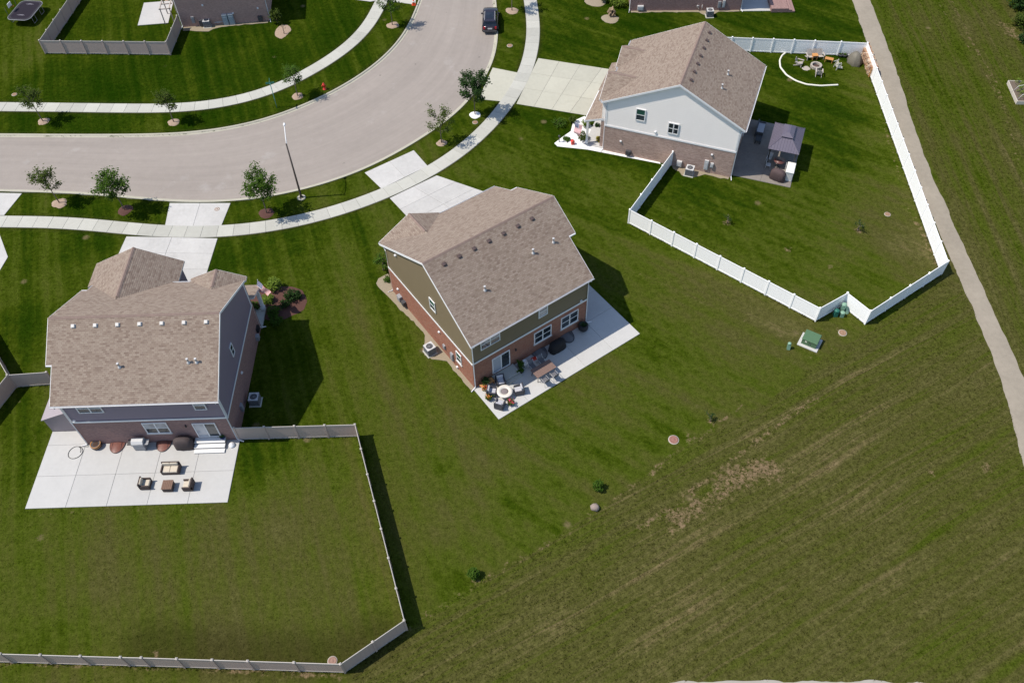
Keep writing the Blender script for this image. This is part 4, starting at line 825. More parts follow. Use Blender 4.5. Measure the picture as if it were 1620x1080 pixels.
# ---------------------------------------------------------------- street furniture
t = thing('street_lamp', 'tall dark street lamp with a white arm over the street', 'street lamp', (-20.06,63.28))
mb = MB(); mb.lathe([(.42,-.02),(.42,.06),(.36,.1)], 16); mb.build('footing', conc_kerb, t)
mb = MB(); mb.tube([(0,0,.05),(0,0,.5),(0,0,6.6)], [.14,.10,.065], 10); mb.box(-.17,.17,-.17,.17,.1,.14); mb.build('pole', plain('pole_bronze', (.075,.06,.05), .5), t)
mb = MB(); mb.tube([(0,.0,6.55),(-.12,.75,6.82),(-.27,1.6,6.95),(-.38,2.1,6.95)], .038, 8); mb.build('arm', white_trim, t); mb = MB(); mb.tube([(0,.0,6.0),(-.13,.8,6.55),(-.25,1.5,6.92)], .018, 6); mb.build('brace', white_trim, t)
mb = MB(); mb.lathe([(.05,.11),(.13,.08),(.16,.0),(.13,-.06),(.05,-.08)], 14, sx=.75, sy=1.4); mb.build('lamp_head', white_trim, t, (-.42,2.35,6.95), .17)
t = thing('street_sign', 'green street name sign on a thin post on the far verge', 'sign', (-24.53,77.69))
mb = MB(); mb.tube([(0,0,0),(0,0,3.2)], .04, 6); mb.build('post', plain('post_teal', (.12,.30,.27), .5), t)
mb = MB(); mb.box(-.45,.45,-.012,.012,3.0,3.22); mb.build('name_blade', sign_green, t, (0,0,0), .15); mb = MB(); mb.box(-.012,.012,-.4,.4,3.24,3.46); mb.build('name_blade', sign_green, t, (0,0,0), .15)
t = thing('fire_hydrant', 'red fire hydrant on the far verge', 'hydrant', (-19.71,80.69))
mb = MB(); mb.lathe([(.2,0),(.2,.06),(.13,.08),(.12,.55),(.17,.57),(.17,.62),(.13,.64),(.11,.74),(.05,.8),(.03,.86)], 14); mb.build('barrel', red_paint, t)
for a in (0, 90, 180):
    mb = MB(); mb.tube([(.1,0,.42),(.2,0,.42),(.2,0,.42),(.25,0,.42)], [.06,.06,.085,.085], 10); mb.build('nozzle', red_paint, t, rz=R(a))
t = thing('traffic_cone', 'orange traffic cone beside the kerb at the top', 'cone', (-10.64,97.13))
mb = MB(); mb.box(-.24,.24,-.24,.24,.05,.09); mb.build('base', orange_plastic, t); mb = MB(); mb.lathe([(.19,.09),(.04,.82),(.025,.82)], 14); c_ = mb.build('body', orange_plastic, t); mb = MB(); mb.lathe([(.134,.38),(.102,.54)], 14); mb.build('band', white_trim, c_)
def cover(label, p, r, mat=terracotta, name='manhole_cover'):
    t = thing(name, label, 'manhole', (*p, 0), random.random()); mb = MB(); mb.lathe([(r,-.02),(r,.03),(r*.86,.035)], 20); mb.build('frame', stone_pale, t); mb = MB(); mb.lathe([(r*.84,.0),(r*.84,.045),(r*.6,.05),(r*.58,.043),(r*.3,.043),(r*.28,.05),(.01,.05)], 20); mb.build('lid', mat, t)
cover('tan valve lid in the lilac house driveway apron', (-28.04,62.02), .3); cover('tan valve lid in the verge by the white-ringed tree', (-3.14,74.07), .3); cover('tan valve lid on the verge below the parked car', (0.83,87.88), .34)
cover('tan valve lid on the lawn at the far left', (-54.10,81.54), .3); cover('tan valve lid in the white-fenced yard near the path', (35.64,58.41), .3); cover('round red lid set in bare earth below the fence notch', (27.77,44.48), .36); cover('round reddish lid with pale stone rim at the field edge', (12.18,34.59), .42, plain('brick_lid', (.26,.125,.10), .85, .4, 14))
cover('round pinkish lid inside the bottom corner of the tan fence', (-12.41,18.63), .33, plain('pink_lid', (.27,.165,.13), .85, .3, 10))
# green utility boxes by the notch
t = thing('utility_box', 'green transformer box on a pale concrete pad below the fence notch', 'transformer', (24.79,43.56), R(-33))
mb = MB(); mb.box(-.85,.85,-.75,.75,-.05,.09,b=.02); mb.build('pad', conc_patio, t); mb = MB(); mb.box(-.62,.62,-.5,.5,.09,.72); mb.add([(-.66,-.55,.72),(.66,-.55,.72),(.66,.55,.80),(-.66,.55,.80),(-.62,-.5,.78),(.62,-.5,.78),(.62,.5,.86),(-.62,.5,.86)], [(0,1,5,4),(1,2,6,5),(2,3,7,6),(3,0,4,7),(4,5,6,7),(3,2,1,0)]); mb.build('cabinet', green_box, t)
mb = MB(); mb.box(-.01,.01,-.52,-.503,.12,.70); mb.box(.08,.16,-.535,-.503,.4,.48); mb.build('door_seam', dark_grey, t); mb = MB(); mb.box(-.35,-.2,-.512,-.503,.42,.58); mb.build('warning_label', plain('label_pale', (.6,.6,.5), .5), t)
def pedestal(label, p, r, h, m_, tilt=(0,0)):
    t = thing('utility_pedestal', label, 'pedestal', p, random.random()*3, 'green utility pedestals'); mb = MB(); mb.box(-r,r,-r*.8,r*.8,-.05,h*.9,b=.03); mb.build('housing', m_, t)
    mb = MB(); mb.lathe([(r*1.15,h*.84),(r*1.15,h*.9),(r*.8,h),(.02,h*1.03)], 10); mb.build('lid', m_, t); t.rotation_euler[0] = tilt[0]; t.rotation_euler[1] = tilt[1]
pedestal('single pale green utility pedestal left of the transformer box', (22.87,42.97), .13, .75, green_pale, (.1,.05))
pedestal('dark teal pedestal, left one in the fence notch', (27.62,46.39), .2, .75, plain('teal_box', (.02,.13,.095), .5)); pedestal('tall pale green pedestal nearest the corner of the fence notch', (28.26,46.85), .2, 1.0, green_pale, (.06,.0)); pedestal('short pale green pedestal, front one in the fence notch', (28.14,46.30), .18, .55, green_pale); pedestal('leaning pale green pedestal, right one in the fence notch', (28.66,46.63), .15, .6, green_pale, (.0,.5))
rs_ = np.random.RandomState(4); mb = MB(); 
vs = []; n = 10
for j, (q, z) in enumerate(((.75,-.05),(1.0,.12),(.85,.3),(.45,.42))):
    for i in range(n): a = 6.2832*i/n; k = 1+rs_.randn()*.09; vs.append((.36*q*k*math.cos(a), .3*q*k*math.sin(a), z+rs_.randn()*.02))
mb.add(vs+[(0,0,.44)], [(j*n+i, j*n+(i+1)%n, (j+1)*n+(i+1)%n, (j+1)*n+i) for j in range(3) for i in range(n)]+[(3*n+i, 3*n+(i+1)%n, 4*n) for i in range(n)], True); o = mb.build('boulder', plain('boulder_stone', (.27,.215,.185), .9, .35, 6, bmp=.8), None, (*(5.65,29.02), 0)); tag(o, 'pale pinkish boulder in the field below the upper bush', 'boulder')
# ---------------------------------------------------------------- patios
def at(hs, x, y, z=0.0): w = hs.root.matrix_basis @ Vector((x, y, z)); return (w.x, w.y, w.z)
def at2(hs, x, y): return at(hs, x, y)[:2]
def patio(hs, rects, mat, z1=.06):
    mb = MB(); 
    for (x0,x1,y0,y1) in rects: mb.prism([at2(hs,x0,y0),at2(hs,x1,y0),at2(hs,x1,y1),at2(hs,x0,y1)], -.06, z1-.028)
    bed = struct(mb.build('patio', conc_joint)); slabs([[at2(hs,x0,y0),at2(hs,x1,y0),at2(hs,x1,y1),at2(hs,x0,y1)] for x0,x1,y0,y1 in rects], bed, mat, .0, z1); return bed
xs = [-3.11,-.12,2.9,5.9,8.9,11.87]
patio(h1, [(xs[i],xs[i+1],ys,ye) for i in range(5) for ys,ye in ((-5.43,-2.75),(-2.75,-.01))]+[(-3.11,-.05,-.01,1.25)], conc_patio)
xs = [-.15,2.75,5.65,8.55,11.46,14.38]
patio(h2, [(xs[i],xs[i+1],-3.65,-.01) for i in range(5)]+[(11.47,14.38,-.01,2.4),(11.47,14.38,2.4,4.6)], conc_patio)
stamped = concrete_mat('stamped_concrete', (.215,.19,.168), .35, .4, .12, 2.0)
patio(h3, [(a,a+1.32,-5.78,-2.9) for a in (.4,1.72,3.04,4.36,5.68)]+[(a,a+1.32,-2.9,-.01) for a in (.4,1.72,3.04,4.36,5.68,7.0,8.32)], stamped)
# beds beside the walls
def bed(hs, poly, mat, z=.03, name='gravel_bed'):
    mb = MB(); rj = np.random.RandomState(len(poly)); pp = []
    for i in range(len(poly)):
        A_, B_ = np.array(poly[i]), np.array(poly[(i+1)%len(poly)]); L_ = np.hypot(*(B_-A_)); m_ = max(1, int(L_/.35))
        for k in range(m_): pp.append(tuple(A_+(B_-A_)*k/m_+(rj.randn(2)*.05 if min(abs(A_[0]),abs(B_[0])) > .01 and k else 0)))
    p = [at2(hs,*q) for q in pp]; ar = sum(p[i][0]*p[(i+1)%len(p)][1]-p[(i+1)%len(p)][0]*p[i][1] for i in range(len(p))); mb.prism(p if ar > 0 else p[::-1], -.04, z); return struct(mb.build(name, mat))
bed(h2, [(-.002,-.08),(-.36,-.05),(-.38,1.8),(-.34,3.6),(-.8,4.1),(-1.25,4.5),(-1.5,5.2),(-1.35,5.8),(-.75,6.4),(-.36,7.0),(-.42,9.5),(-.62,11),(-.68,12.7),(-.8,13.9),(-.75,14.6),(-.3,15.0),(.7,15.0),(.7,13),(-.002,13)], gravel_tan)
bed(h3, [(-.002,.1),(-.3,.1),(-.38,1.2),(-.3,2.4),(-.75,2.9),(-1.25,3.6),(-1.2,4.5),(-.7,4.9),(-.45,5.6),(-.002,5.8)], gravel_tan)
bed(h4, [(11.002,.0),(11.7,.0),(11.95,1.2),(12.2,2.2),(12.35,3.1),(11.9,3.6),(11.6,4.6),(11.5,7),(11.5,10.0),(11.002,10.1)], gravel_tan)
bed(h5, [(-.002,.1),(-.28,.1),(-.32,2.6),(-.9,3.2),(-.95,4.4),(-.4,4.9),(-.3,8),(-.35,13),(-.002,13)], gravel_tan)
mb = MB(); mb.box(0,3.6,0,5.0,-.05,.05); o = mb.build('patio', conc_patio, None, (*(-43.62,94.51), 0), R(-85+90)); struct(o)

# ---------------------------------------------------------------- air conditioners
def ac(label, p, rz=0.0):
    t = thing('air_conditioner', label, 'air conditioner', (*p, 0), rz, 'outdoor air conditioners'); s = .39
    mb = MB(); mb.box(-.48,.48,-.48,.48,-.02,.06,b=.015); mb.build('pad', conc_walk, t); mb = MB(); mb.box(-s+.02,s-.02,-s+.02,s-.02,.08,.8); mb.build('coil', dark_grey, t)
    mb = MB()
    for a in range(4):
        M_ = Matrix.Rotation(a*math.pi/2, 4, 'Z')
        for i in range(13): x = -s+.03+i*(2*s-.06)/12; mb.box(x-.012,x+.012,-s,-s+.02,.1,.74,M_)
        mb.box(-s,-s+.05,-s,-s+.05,.06,.8,M_); mb.box(-s,s,-s-.003,-s+.02,.74,.82,M_)
    mb.build('louver_guard', mid_grey, t); mb = MB(); mb.lathe([(.30,.80),(.30,.84),(.50,.84),(.53,.78)], 4); 
    tp = MB(); ring = [(s*math.cos(R(k*15))/max(abs(math.cos(R(k*15))),abs(math.sin(R(k*15)))), s*math.sin(R(k*15))/max(abs(math.cos(R(k*15))),abs(math.sin(R(k*15))))) for k in range(24)]; inn = [(.29*math.cos(R(k*15)), .29*math.sin(R(k*15))) for k in range(24)]
    tp.add([(x,y,.84) for x,y in ring]+[(x,y,.84) for x,y in inn]+[(x,y,.80) for x,y in ring]+[(x,y,.74) for x,y in inn], [(k,(k+1)%24,24+(k+1)%24,24+k) for k in range(24)]+[(48+k,48+(k+1)%24,(k+1)%24,k) for k in range(24)]+[(24+k,24+(k+1)%24,72+(k+1)%24,72+k) for k in range(24)]); tp.build('top_panel', pale_grey, t)
    fb = MB(); fb.lathe([(.07,.72),(.07,.80),(.02,.82)], 10)
    for k in range(3): fb.box(.05,.27,-.07,.07,.755,.765, Matrix.Rotation(k*2.094, 4, 'Z') @ Matrix.Rotation(.25, 4, 'X'))
    fb.build('fan', plain('fan_grey', (.2,.2,.21), .5), t); gb = MB()
    for r_ in (.1,.17,.24): gb.tube([(r_*math.cos(R(k*20)), r_*math.sin(R(k*20)), .845) for k in range(19)], .006, 4, cap=False)
    for k in range(4): a = k*math.pi/4; gb.tube([(-.3*math.cos(a),-.3*math.sin(a),.847),(.3*math.cos(a),.3*math.sin(a),.847)], .006, 4)
    gb.build('fan_grille', mid_grey, t); return t
ac('air conditioner in the shade of the lilac-grey house', at2(h1,12.55,3.45)); ac('air conditioner on tan gravel beside the olive-sided house', at2(h2,-.95,5.2), R(34)); ac('air conditioner at the brown brick wall near the white fence', at2(h3,-.75,3.9), R(68)); ac('air conditioner at the far dusky brick wall beside two cabinets', (-35.09,93.92), R(5)); ac('air conditioner at the far plum brick wall on the top edge', (24.59,92.67), 0)

# ---------------------------------------------------------------- patio furniture
def club_chair(label, p, rz, seat=cushion, frame=wicker, w=.78, group='cushioned patio chairs', name='club_chair', cat='chair', cush=1):
    t = thing(name, label, cat, (*p, .06), rz, group); d = .74
    mb = MB(); mb.box(-w/2,w/2,-d/2,d/2,.07,.3); mb.build('base', frame, t)
    for sx in (-1,1): mb = MB(); x = sx*(w/2-.05); mb.box(x-.05,x+.05,-d/2,d/2,.3,.56,b=.02); mb.build('armrest', frame, t)
    mb = MB(); mb.box(-w/2,w/2,d/2-.09,d/2,.3,.8,b=.03); mb.build('backrest', frame, t); cw = (w-.2)/cush
    for i in range(cush):
        x = -w/2+.1+cw*i; mb = MB(); mb.box(x+.005,x+cw-.005,-d/2+.02,d/2-.1,.3,.44,b=.04); mb.build('seat_cushion', seat, t); mb = MB(); mb.box(x+.01,x+cw-.01,d/2-.22,d/2-.095,.44,.82,b=.05); mb.build('back_cushion', seat, t)
    for sx in (-1,1):
        for sy in (-1,1): mb = MB(); mb.box(sx*(w/2-.06)-.03,sx*(w/2-.06)+.03,sy*(d/2-.06)-.03,sy*(d/2-.06)+.03,0,.07); mb.build('leg', black_metal, t)
    return t
club_chair('wicker loveseat with two beige cushions on the white patio', (-26.07,33.24), R(0), w=1.35, name='loveseat', cat='loveseat', cush=2, group='wicker lounge set')
club_chair('wicker armchair with beige cushion left of the dark cube table', (-27.73,32.03), R(90), group='wicker lounge set'); club_chair('wicker armchair with beige cushion right of the dark cube table', (-24.46,31.80), R(-90), group='wicker lounge set')
t = thing('side_table', 'dark wicker cube table between the two wicker armchairs', 'table', (*(-25.97,31.78), .06)); mb = MB(); mb.box(-.36,.36,-.36,.36,.03,.48); mb.build('base', wicker, t); mb = MB()
for i in range(6): mb.box(-.39+i*.13+.006,-.39+(i+1)*.13-.006,-.39,.39,.48,.515)
mb.build('table_top', wood_brown, t)
# planter, hose, window wells, grills, steps at the lilac house
t = thing('barrel_planter', 'round brown barrel planter at the corner of the lilac house', 'planter', (*(-32.41,35.61), .06)); mb = MB(); mb.lathe([(.3,0),(.37,.18),(.40,.42),(.36,.42),(.34,.34),(.01,.34)], 18); mb.build('barrel', wood_orange, t); mb = MB(); mb.lathe([(.385,.1),(.40,.1),(.41,.14),(.395,.14)], 18); mb.lathe([(.405,.32),(.42,.32),(.42,.36),(.405,.36)], 18); mb.build('hoop', dark_grey, t); mb = MB(); mb.lathe([(.34,.33),(.2,.37),(.01,.38)], 14); mb.build('soil', plain('soil_dark', (.06,.035,.025), .95, .4, 14), t)
mb = MB(); c_ = at(h1,-.75,-.75); mb.tube([(.42*math.cos(k*.33)*(1+.02*k),.55*math.sin(k*.33),.02+.0005*k) for k in range(24)]+[(.9,.5,.03),(.75,.74,.2)], .02, 6); o = mb.build('garden_hose', black_metal, None, (c_[0],c_[1],.06)); tag(o, 'black garden hose looped on the white patio by the lilac house', 'hose')
def window_well(label, hs, x, w, d, m_, rimm):
    t = thing('window_well', label, 'window well', at(hs, x, -.03), hs.root.rotation_euler[2], 'basement window wells'); A = [(w/2*math.cos(R(a)), d*math.sin(R(a))) for a in range(180, 361, 12)]
    mb = MB(); mb.tube([(a,b,.13) for a,b in A], .03, 6); mb.extr([(a,b,.0) for a,b in A]+[(a*1.02,b*1.02,.0) for a,b in A[::-1]], (0,0,.13)); mb.build('rim', rimm, t)
    mb = MB(); n = len(A); mb.add([(a,b,.13) for a,b in A]+[(a*.5,b*.5,.22) for a,b in A]+[(0,0,.25)], [(i,i+1,n+i+1,n+i) for i in range(n-1)]+[(n+i,n+i+1,2*n) for i in range(n-1)], True); c2 = mb.build('cover', m_, t)
    mb = MB()
    for k in (-.3,0,.3): mb.tube([(k*w,-.02,.24),(k*w*1.05,-d*.86*math.sqrt(max(0,1-(2*k)**2)),.15)], .014, 5)
    mb.build('rib', rimm, c2)
well_red = plain('well_cover_red', (.17,.07,.055), .25, .4, 4, spec=.6); well_grey = plain('well_cover_grey', (.14,.145,.155), .25, .3, 4, spec=.6)
window_well('red brown window well cover left of the grill on the white patio', h1, 2.4, 1.15, .9, well_red, plain('well_rim', (.15,.09,.08), .6)); window_well('red brown window well cover right of the grill on the white patio', h1, 6.0, 1.15, .9, well_red, MATS['well_rim'])
window_well('grey window well cover left of the black covered grill', h2, 6.35, 1.25, 1.0, well_grey, dark_grey); window_well('grey window well cover right of the black covered grill', h2, 9.2, 1.25, .95, well_grey, dark_grey)
def grill(label, p, rz, covered=None):
    t = thing('barbecue_grill', label, 'grill', (*p, .06), rz)
    if covered:
        mb = MB(); prof_ = [(.60,.0),(.66,.05),(.62,.5),(.60,.85),(.42,1.08),(.18,1.15),(.01,1.16)]; rs = np.random.RandomState(3); n = 22; vs = []
        for r_, z in prof_:
            for k in range(n):
                a = 6.2832*k/n; f = 1/max(abs(math.cos(a)),abs(math.sin(a)))**.6; w = 1+.04*math.sin(k*2.9+z*3)+rs.randn()*.015; vs.append((r_*1.2*f*w*math.cos(a), r_*.62*f*w*math.sin(a), z))
        mb.add(vs, [(j*n+k, j*n+(k+1)%n, (j+1)*n+(k+1)%n, (j+1)*n+k) for j in range(len(prof_)-1) for k in range(n)], True); mb.build('fabric_cover', covered, t)
        mb = MB(); 
        for sx in (-1,1): mb.box(sx*.5-.04,sx*.5+.04,-.3,.3,0,.06)
        mb.build('caster', black_metal, t); return t
    mb = MB(); mb.box(-.42,.42,-.28,.28,.08,.78); mb.build('cabinet', mid_grey, t)
    mb = MB(); mb.extr([(-.44,-.3,.78),(-.44,.3,.78),(-.44,.3,1.0),(-.44,.12,1.13),(-.44,-.14,1.1),(-.44,-.3,.92)], (.88,0,0)); l_ = mb.build('lid', pale_grey, t); mb = MB(); mb.tube([(-.3,-.34,.95),(.3,-.34,.95)], .018, 6); mb.build('handle', mid_grey, l_)
    for sx in (-1,1): mb = MB(); mb.box(sx*.44 if sx > 0 else -.8, .8 if sx > 0 else -.44, -.26,.26,.78,.82); mb.build('side_shelf', dark_grey if sx < 0 else mid_grey, t)
    for sx in (-1,1):
        for sy in (-1,1): mb = MB(); mb.lathe([(.05,0),(.05,.08)], 8, (sx*.36,sy*.22)); mb.build('caster', black_metal, t)
    return t
grill('steel barbecue grill with open side shelf against the lilac house', at2(h1,4.35,-.48), 0); grill('dark covered barbecue by the steps of the lilac house', at2(h1,7.75,-.5), 0, plain('cover_charcoal', (.06,.045,.045), .8, .2, 5)); grill('large black covered grill between the window wells of the olive house', at2(h2,7.75,-.85), R(34), plain('cover_black', (.010,.009,.011), .8, .2, 5))
t = thing('patio_steps', 'wide pale steps below the sliding door of the lilac house', 'steps', at(h1,9.72,-.01))
for i,(y,z) in enumerate(((-.5,.5),(-.85,.34),(-1.2,.18))):
    mb = MB(); mb.box(-1.18,1.18,y,(-.0 if i == 0 else y+.36),z-.05,z,b=.01); mb.build('tread', plain('step_pale', (.66,.66,.65), .7, .06), t); mb = MB(); mb.box(-1.14,1.14,y+.03,(-.0 if i == 0 else y+.36),.06,z-.05); mb.build('riser', plain('step_dark', (.18,.17,.17), .8), t)
t = thing('flower_pot', 'blue flower pot on the corner of the pale steps', 'pot', at(h1,10.72,-.2,.5)); mb = MB(); mb.lathe([(.1,0),(.17,.25),(.19,.25),(.16,.2),(.01,.2)], 14); mb.build('pot', plain('glaze_blue', (.04,.06,.22), .3), t); lf = MB(); leaves(lf, [(0,0,.3)], .09, 60, .05, np.random.RandomState(5)); lf.build('plant', leaf_green, t, uv=False)
mb = MB(); mb.lathe([(.24,0),(.26,.06),(.22,.16),(.1,.24),(.03,.3)], 14); o = mb.build('storage_urn', white_trim, None, at(h1,11.35,-.55,.06)); tag(o, 'white lidded bucket at the fence end of the lilac house patio', 'bucket')
# olive house patio
def fire_chair(label, p, rz): return club_chair(label, p, rz, cushion_grey, plain('chair_charcoal', (.05,.05,.06), .5), .74, 'grey cushioned chairs around the round fire table')
ft = (-0.71,39.21)
t = thing('fire_table', 'round white fire table with grey centre on the olive house patio', 'fire table', (*ft, .06)); mb = MB(); mb.lathe([(.36,0),(.40,.1),(.42,.5)], 24); mb.build('base', stone_pale, t); mb = MB(); mb.lathe([(.30,.5),(.62,.5),(.64,.54),(.62,.58),(.31,.585),(.30,.5)], 28); mb.build('table_top', plain('table_stone', (.62,.58,.52), .6, .1), t); mb = MB(); mb.lathe([(.3,.52),(.22,.56),(.01,.55)], 20); mb.build('burner_tray', plain('lava_grey', (.20,.17,.17), .95, .5, 25, bmp=1), t)
for p, lb in (((-1.03,40.40),'grey cushioned patio chair on the house side of the round fire table'),((-1.76,39.40),'grey cushioned patio chair left of the round fire table beside the orange flowers'),((0.45,39.47),'grey cushioned patio chair right of the round fire table'),((-1.12,38.13),'grey cushioned patio chair nearest the lawn at the round fire table')):
    fire_chair(lb, p, math.atan2(p[1]-ft[1], p[0]-ft[0])-math.pi/2)
def flower_pot(label, p, mat, n=150, h=.45, col=None):
    t = thing('flower_pot', label, 'flower pot', (*p, .06)); mb = MB(); mb.lathe([(.13,0),(.2,.28),(.22,.28),(.22,.32),(.18,.32),(.16,.26),(.01,.26)], 14); mb.build('pot', col or dark_grey, t); rs = np.random.RandomState(n); P = [(rs.randn()*.12, rs.randn()*.12, .3+h*.4*rs.rand()) for _ in range(30)]
    lf = MB(); leaves(lf, P, .06, n, .065, rs); lf.build('foliage', leaf_green, t, uv=False)
    if mat: fl = MB(); leaves(fl, [(a,b,c_+.1) for a,b,c_ in P], .05, n//3, .04, rs); fl.build('blossom', mat, t, uv=False)
flower_pot('pot of orange and yellow flowers by the round fire table', (-1.98,38.80), plain('blossom_orange', (.5,.15,.02), .7, .4, 20), 220); flower_pot('pot of crimson flowers at the lawn edge of the olive house patio', (-0.29,38.25), plain('blossom_crimson', (.6,.03,.10), .7, .4, 20), 200)
flower_pot('dark pot with leafy plant beside the sliding door of the olive house', at2(h2,4.15,-.55), None, 200, .8); flower_pot('dark pot with plant in front of the leafy pot on the olive house patio', at2(h2,3.95,-1.0), None, 120, .3)
t = thing('plant_stand', 'low wooden plant stand with a dark shrub at the olive house corner', 'plant stand', at(h2,.95,-.42,.06), R(34)); mb = MB()
for i in range(5): mb.box(-.62+i*.25,-.62+i*.25+.23,-.22,.22,.36,.4)
mb.build('top', wood_orange, t)
for sx in (-1,1):
    for sy in (-1,1): mb = MB(); mb.box(sx*.56-.04,sx*.56+.04,sy*.18-.04,sy*.18+.04,0,.36); mb.build('leg', wood_orange, t)
shrub('dark leafy plant standing on the wooden stand at the olive house corner', at2(h2,.85,-.38), .34, .6, leaf_dark, 300, 91, .07, 'potted_plant', 'plant', z0=.46)
flower_pot('terracotta pot of red flowers below the wooden plant stand', at2(h2,.55,-.75), plain('blossom_red', (.6,.05,.03), .7, .3, 20), 80, .25, terracotta)
t = thing('door_stoop', 'grey concrete stoop with one step below the olive house sliding door', 'step', at(h2,2.75,-.01), R(34)); mb = MB(); mb.box(-1.05,1.05,-1.05,0,.05,.32,b=.02); mb.build('landing', conc_walk, t); mb = MB(); mb.box(-1.05,1.05,-1.4,-1.06,.05,.19,b=.02); mb.build('step', conc_walk, t)
mb = MB(); mb.lathe([(.18,0),(.25,.12),(.24,.3),(.15,.42),(.17,.46),(.12,.46),(.1,.4),(.01,.38)], 14); o = mb.build('ceramic_jar', white_trim, None, at(h2,4.65,-.5,.06)); tag(o, 'white ceramic jar beside the leafy pot by the sliding door', 'jar')
mb = MB(); mb.box(-.2,.2,-.13,.13,0,.2,b=.03); mb.tube([(-.12,0,.2),(-.1,0,.3),(.1,0,.3),(.12,0,.2)], .02, 6); mb.tube([(.18,0,.12),(.3,0,.24)], .03, 6); o = mb.build('watering_can', red_paint, None, at(h2,5.55,-.55,.06), .5); tag(o, 'small red watering can against the olive house brick wall', 'watering can')
t = thing('dark_urn', 'big dark round pot at the right corner of the olive house', 'pot', at(h2,10.75,-.5,.06)); mb = MB(); mb.lathe([(.25,0),(.42,.25),(.44,.5),(.36,.72),(.38,.76),(.3,.76),(.28,.6),(.01,.55)], 20); mb.build('pot', black_metal, t); lf = MB(); leaves(lf, [(0,0,.7)], .16, 120, .06, np.random.RandomState(8)); lf.build('plant', leaf_dark, t, uv=False)
dt = (2.47,41.18); dr = R(34)
t = thing('dining_table', 'brown slatted dining table on the olive house patio', 'table', (*dt, .06), dr)
for i in range(7): mb = MB(); mb.box(-.95,.95,-.5+i*.143+.006,-.5+(i+1)*.143-.006,.70,.735); mb.build('slat', plain('table_brown', (.19,.125,.105), .6, .2, 8), t)
mb = MB(); mb.box(-.85,.85,-.42,-.36,.62,.70); mb.box(-.85,.85,.36,.42,.62,.70); mb.box(-.85,-.79,-.36,.36,.62,.70); mb.box(.79,.85,-.36,.36,.62,.70); mb.build('apron', dark_grey, t)
for sx in (-1,1):
    for sy in (-1,1): mb = MB(); mb.tube([(sx*.8,sy*.38,.66),(sx*.86,sy*.42,0)], .03, 8); mb.build('leg', dark_grey, t)
def sling_chair(label, p, rz):
    t = thing('dining_chair', label, 'chair', (*p, .06), rz, 'sling dining chairs'); mb = MB(); mb.box(-.24,.24,-.24,.22,.41,.435); mb.build('seat', plain('sling_grey', (.13,.13,.145), .8), t)
    mb = MB(); mb.add([(-.24,.22,.43),(.24,.22,.43),(.23,.36,.92),(-.23,.36,.92),(-.24,.24,.43),(.24,.24,.43),(.23,.38,.92),(-.23,.38,.92)], [(0,1,2,3),(7,6,5,4),(0,4,5,1),(1,5,6,2),(2,6,7,3),(3,7,4,0)]); mb.build('backrest', MATS['sling_grey'], t)
    for sx in (-1,1):
        mb = MB(); mb.tube([(sx*.26,-.26,0),(sx*.26,-.24,.62),(sx*.26,.26,.64),(sx*.26,.34,.0)], .016, 6); mb.build('leg_frame', pale_grey, t); mb = MB(); mb.tube([(sx*.26,.2,.42),(sx*.25,.37,.95)], .015, 6); mb.build('back_post', pale_grey, t)
ca, sa = math.cos(dr), math.sin(dr)
for lx, ly, rz, lb in ((-.45,.85,0,'sling dining chair on the house side of the table, nearer the sliding door'),(.45,.85,0,'sling dining chair on the house side of the table, nearer the black grill'),(-.45,-.85,180,'sling dining chair on the lawn side of the table, left one'),(.45,-.85,180,'sling dining chair on the lawn side of the table, right one')):
    sling_chair(lb, (dt[0]+ca*lx-sa*ly, dt[1]+sa*lx+ca*ly), dr+R(rz))
# white house patio: pavilion, grills, box
g = thing('garden_pavilion', 'grey metal-roofed garden pavilion beside the white-sided house', 'pavilion', at(h3,4.73,-4.25,.06), R(68.6)); a_, b_ = 2.12, 1.48
metal_roof = plain('pavilion_metal', (.11,.098,.135), .45, .08, 2, metal=.0)
for sx in (-1,1):
    for sy in (-1,1): mb = MB(); mb.box(sx*(a_-.25)-.07,sx*(a_-.25)+.07,sy*(b_-.25)-.07,sy*(b_-.25)+.07,0,2.2); mb.build('post', black_metal, g)
mb = MB(); mb.box(-a_+.1,a_-.1,-b_+.14,-b_+.26,2.08,2.22); mb.box(-a_+.1,a_-.1,b_-.26,b_-.14,2.08,2.22); mb.box(-a_+.14,-a_+.26,-b_+.26,b_-.26,2.08,2.22); mb.box(a_-.26,a_-.14,-b_+.26,b_-.26,2.08,2.22); mb.build('beam', black_metal, g)
def hip(mb, a, b, z0, a2, b2, z1): 
    L = [(-a,-b,z0),(a,-b,z0),(a,b,z0),(-a,b,z0),(-a2,-b2,z1),(a2,-b2,z1),(a2,b2,z1),(-a2,b2,z1)]; mb.add(L, [(0,1,5,4),(1,2,6,5),(2,3,7,6),(3,0,4,7),(4,5,6,7)]); mb.add([(x,y,z-.04) for x,y,z in L], [(4,5,1,0),(5,6,2,1),(6,7,3,2),(7,4,0,3)])
    mb.add([(x,y,z0-.04) for x,y,_ in L[:4]]+L[:4], [(0,1,5,4),(1,2,6,5),(2,3,7,6),(3,0,4,7)])
mb = MB(); hip(mb, a_, b_, 2.25, .85, .42, 3.0); rf = mb.build('roof', metal_roof, g)
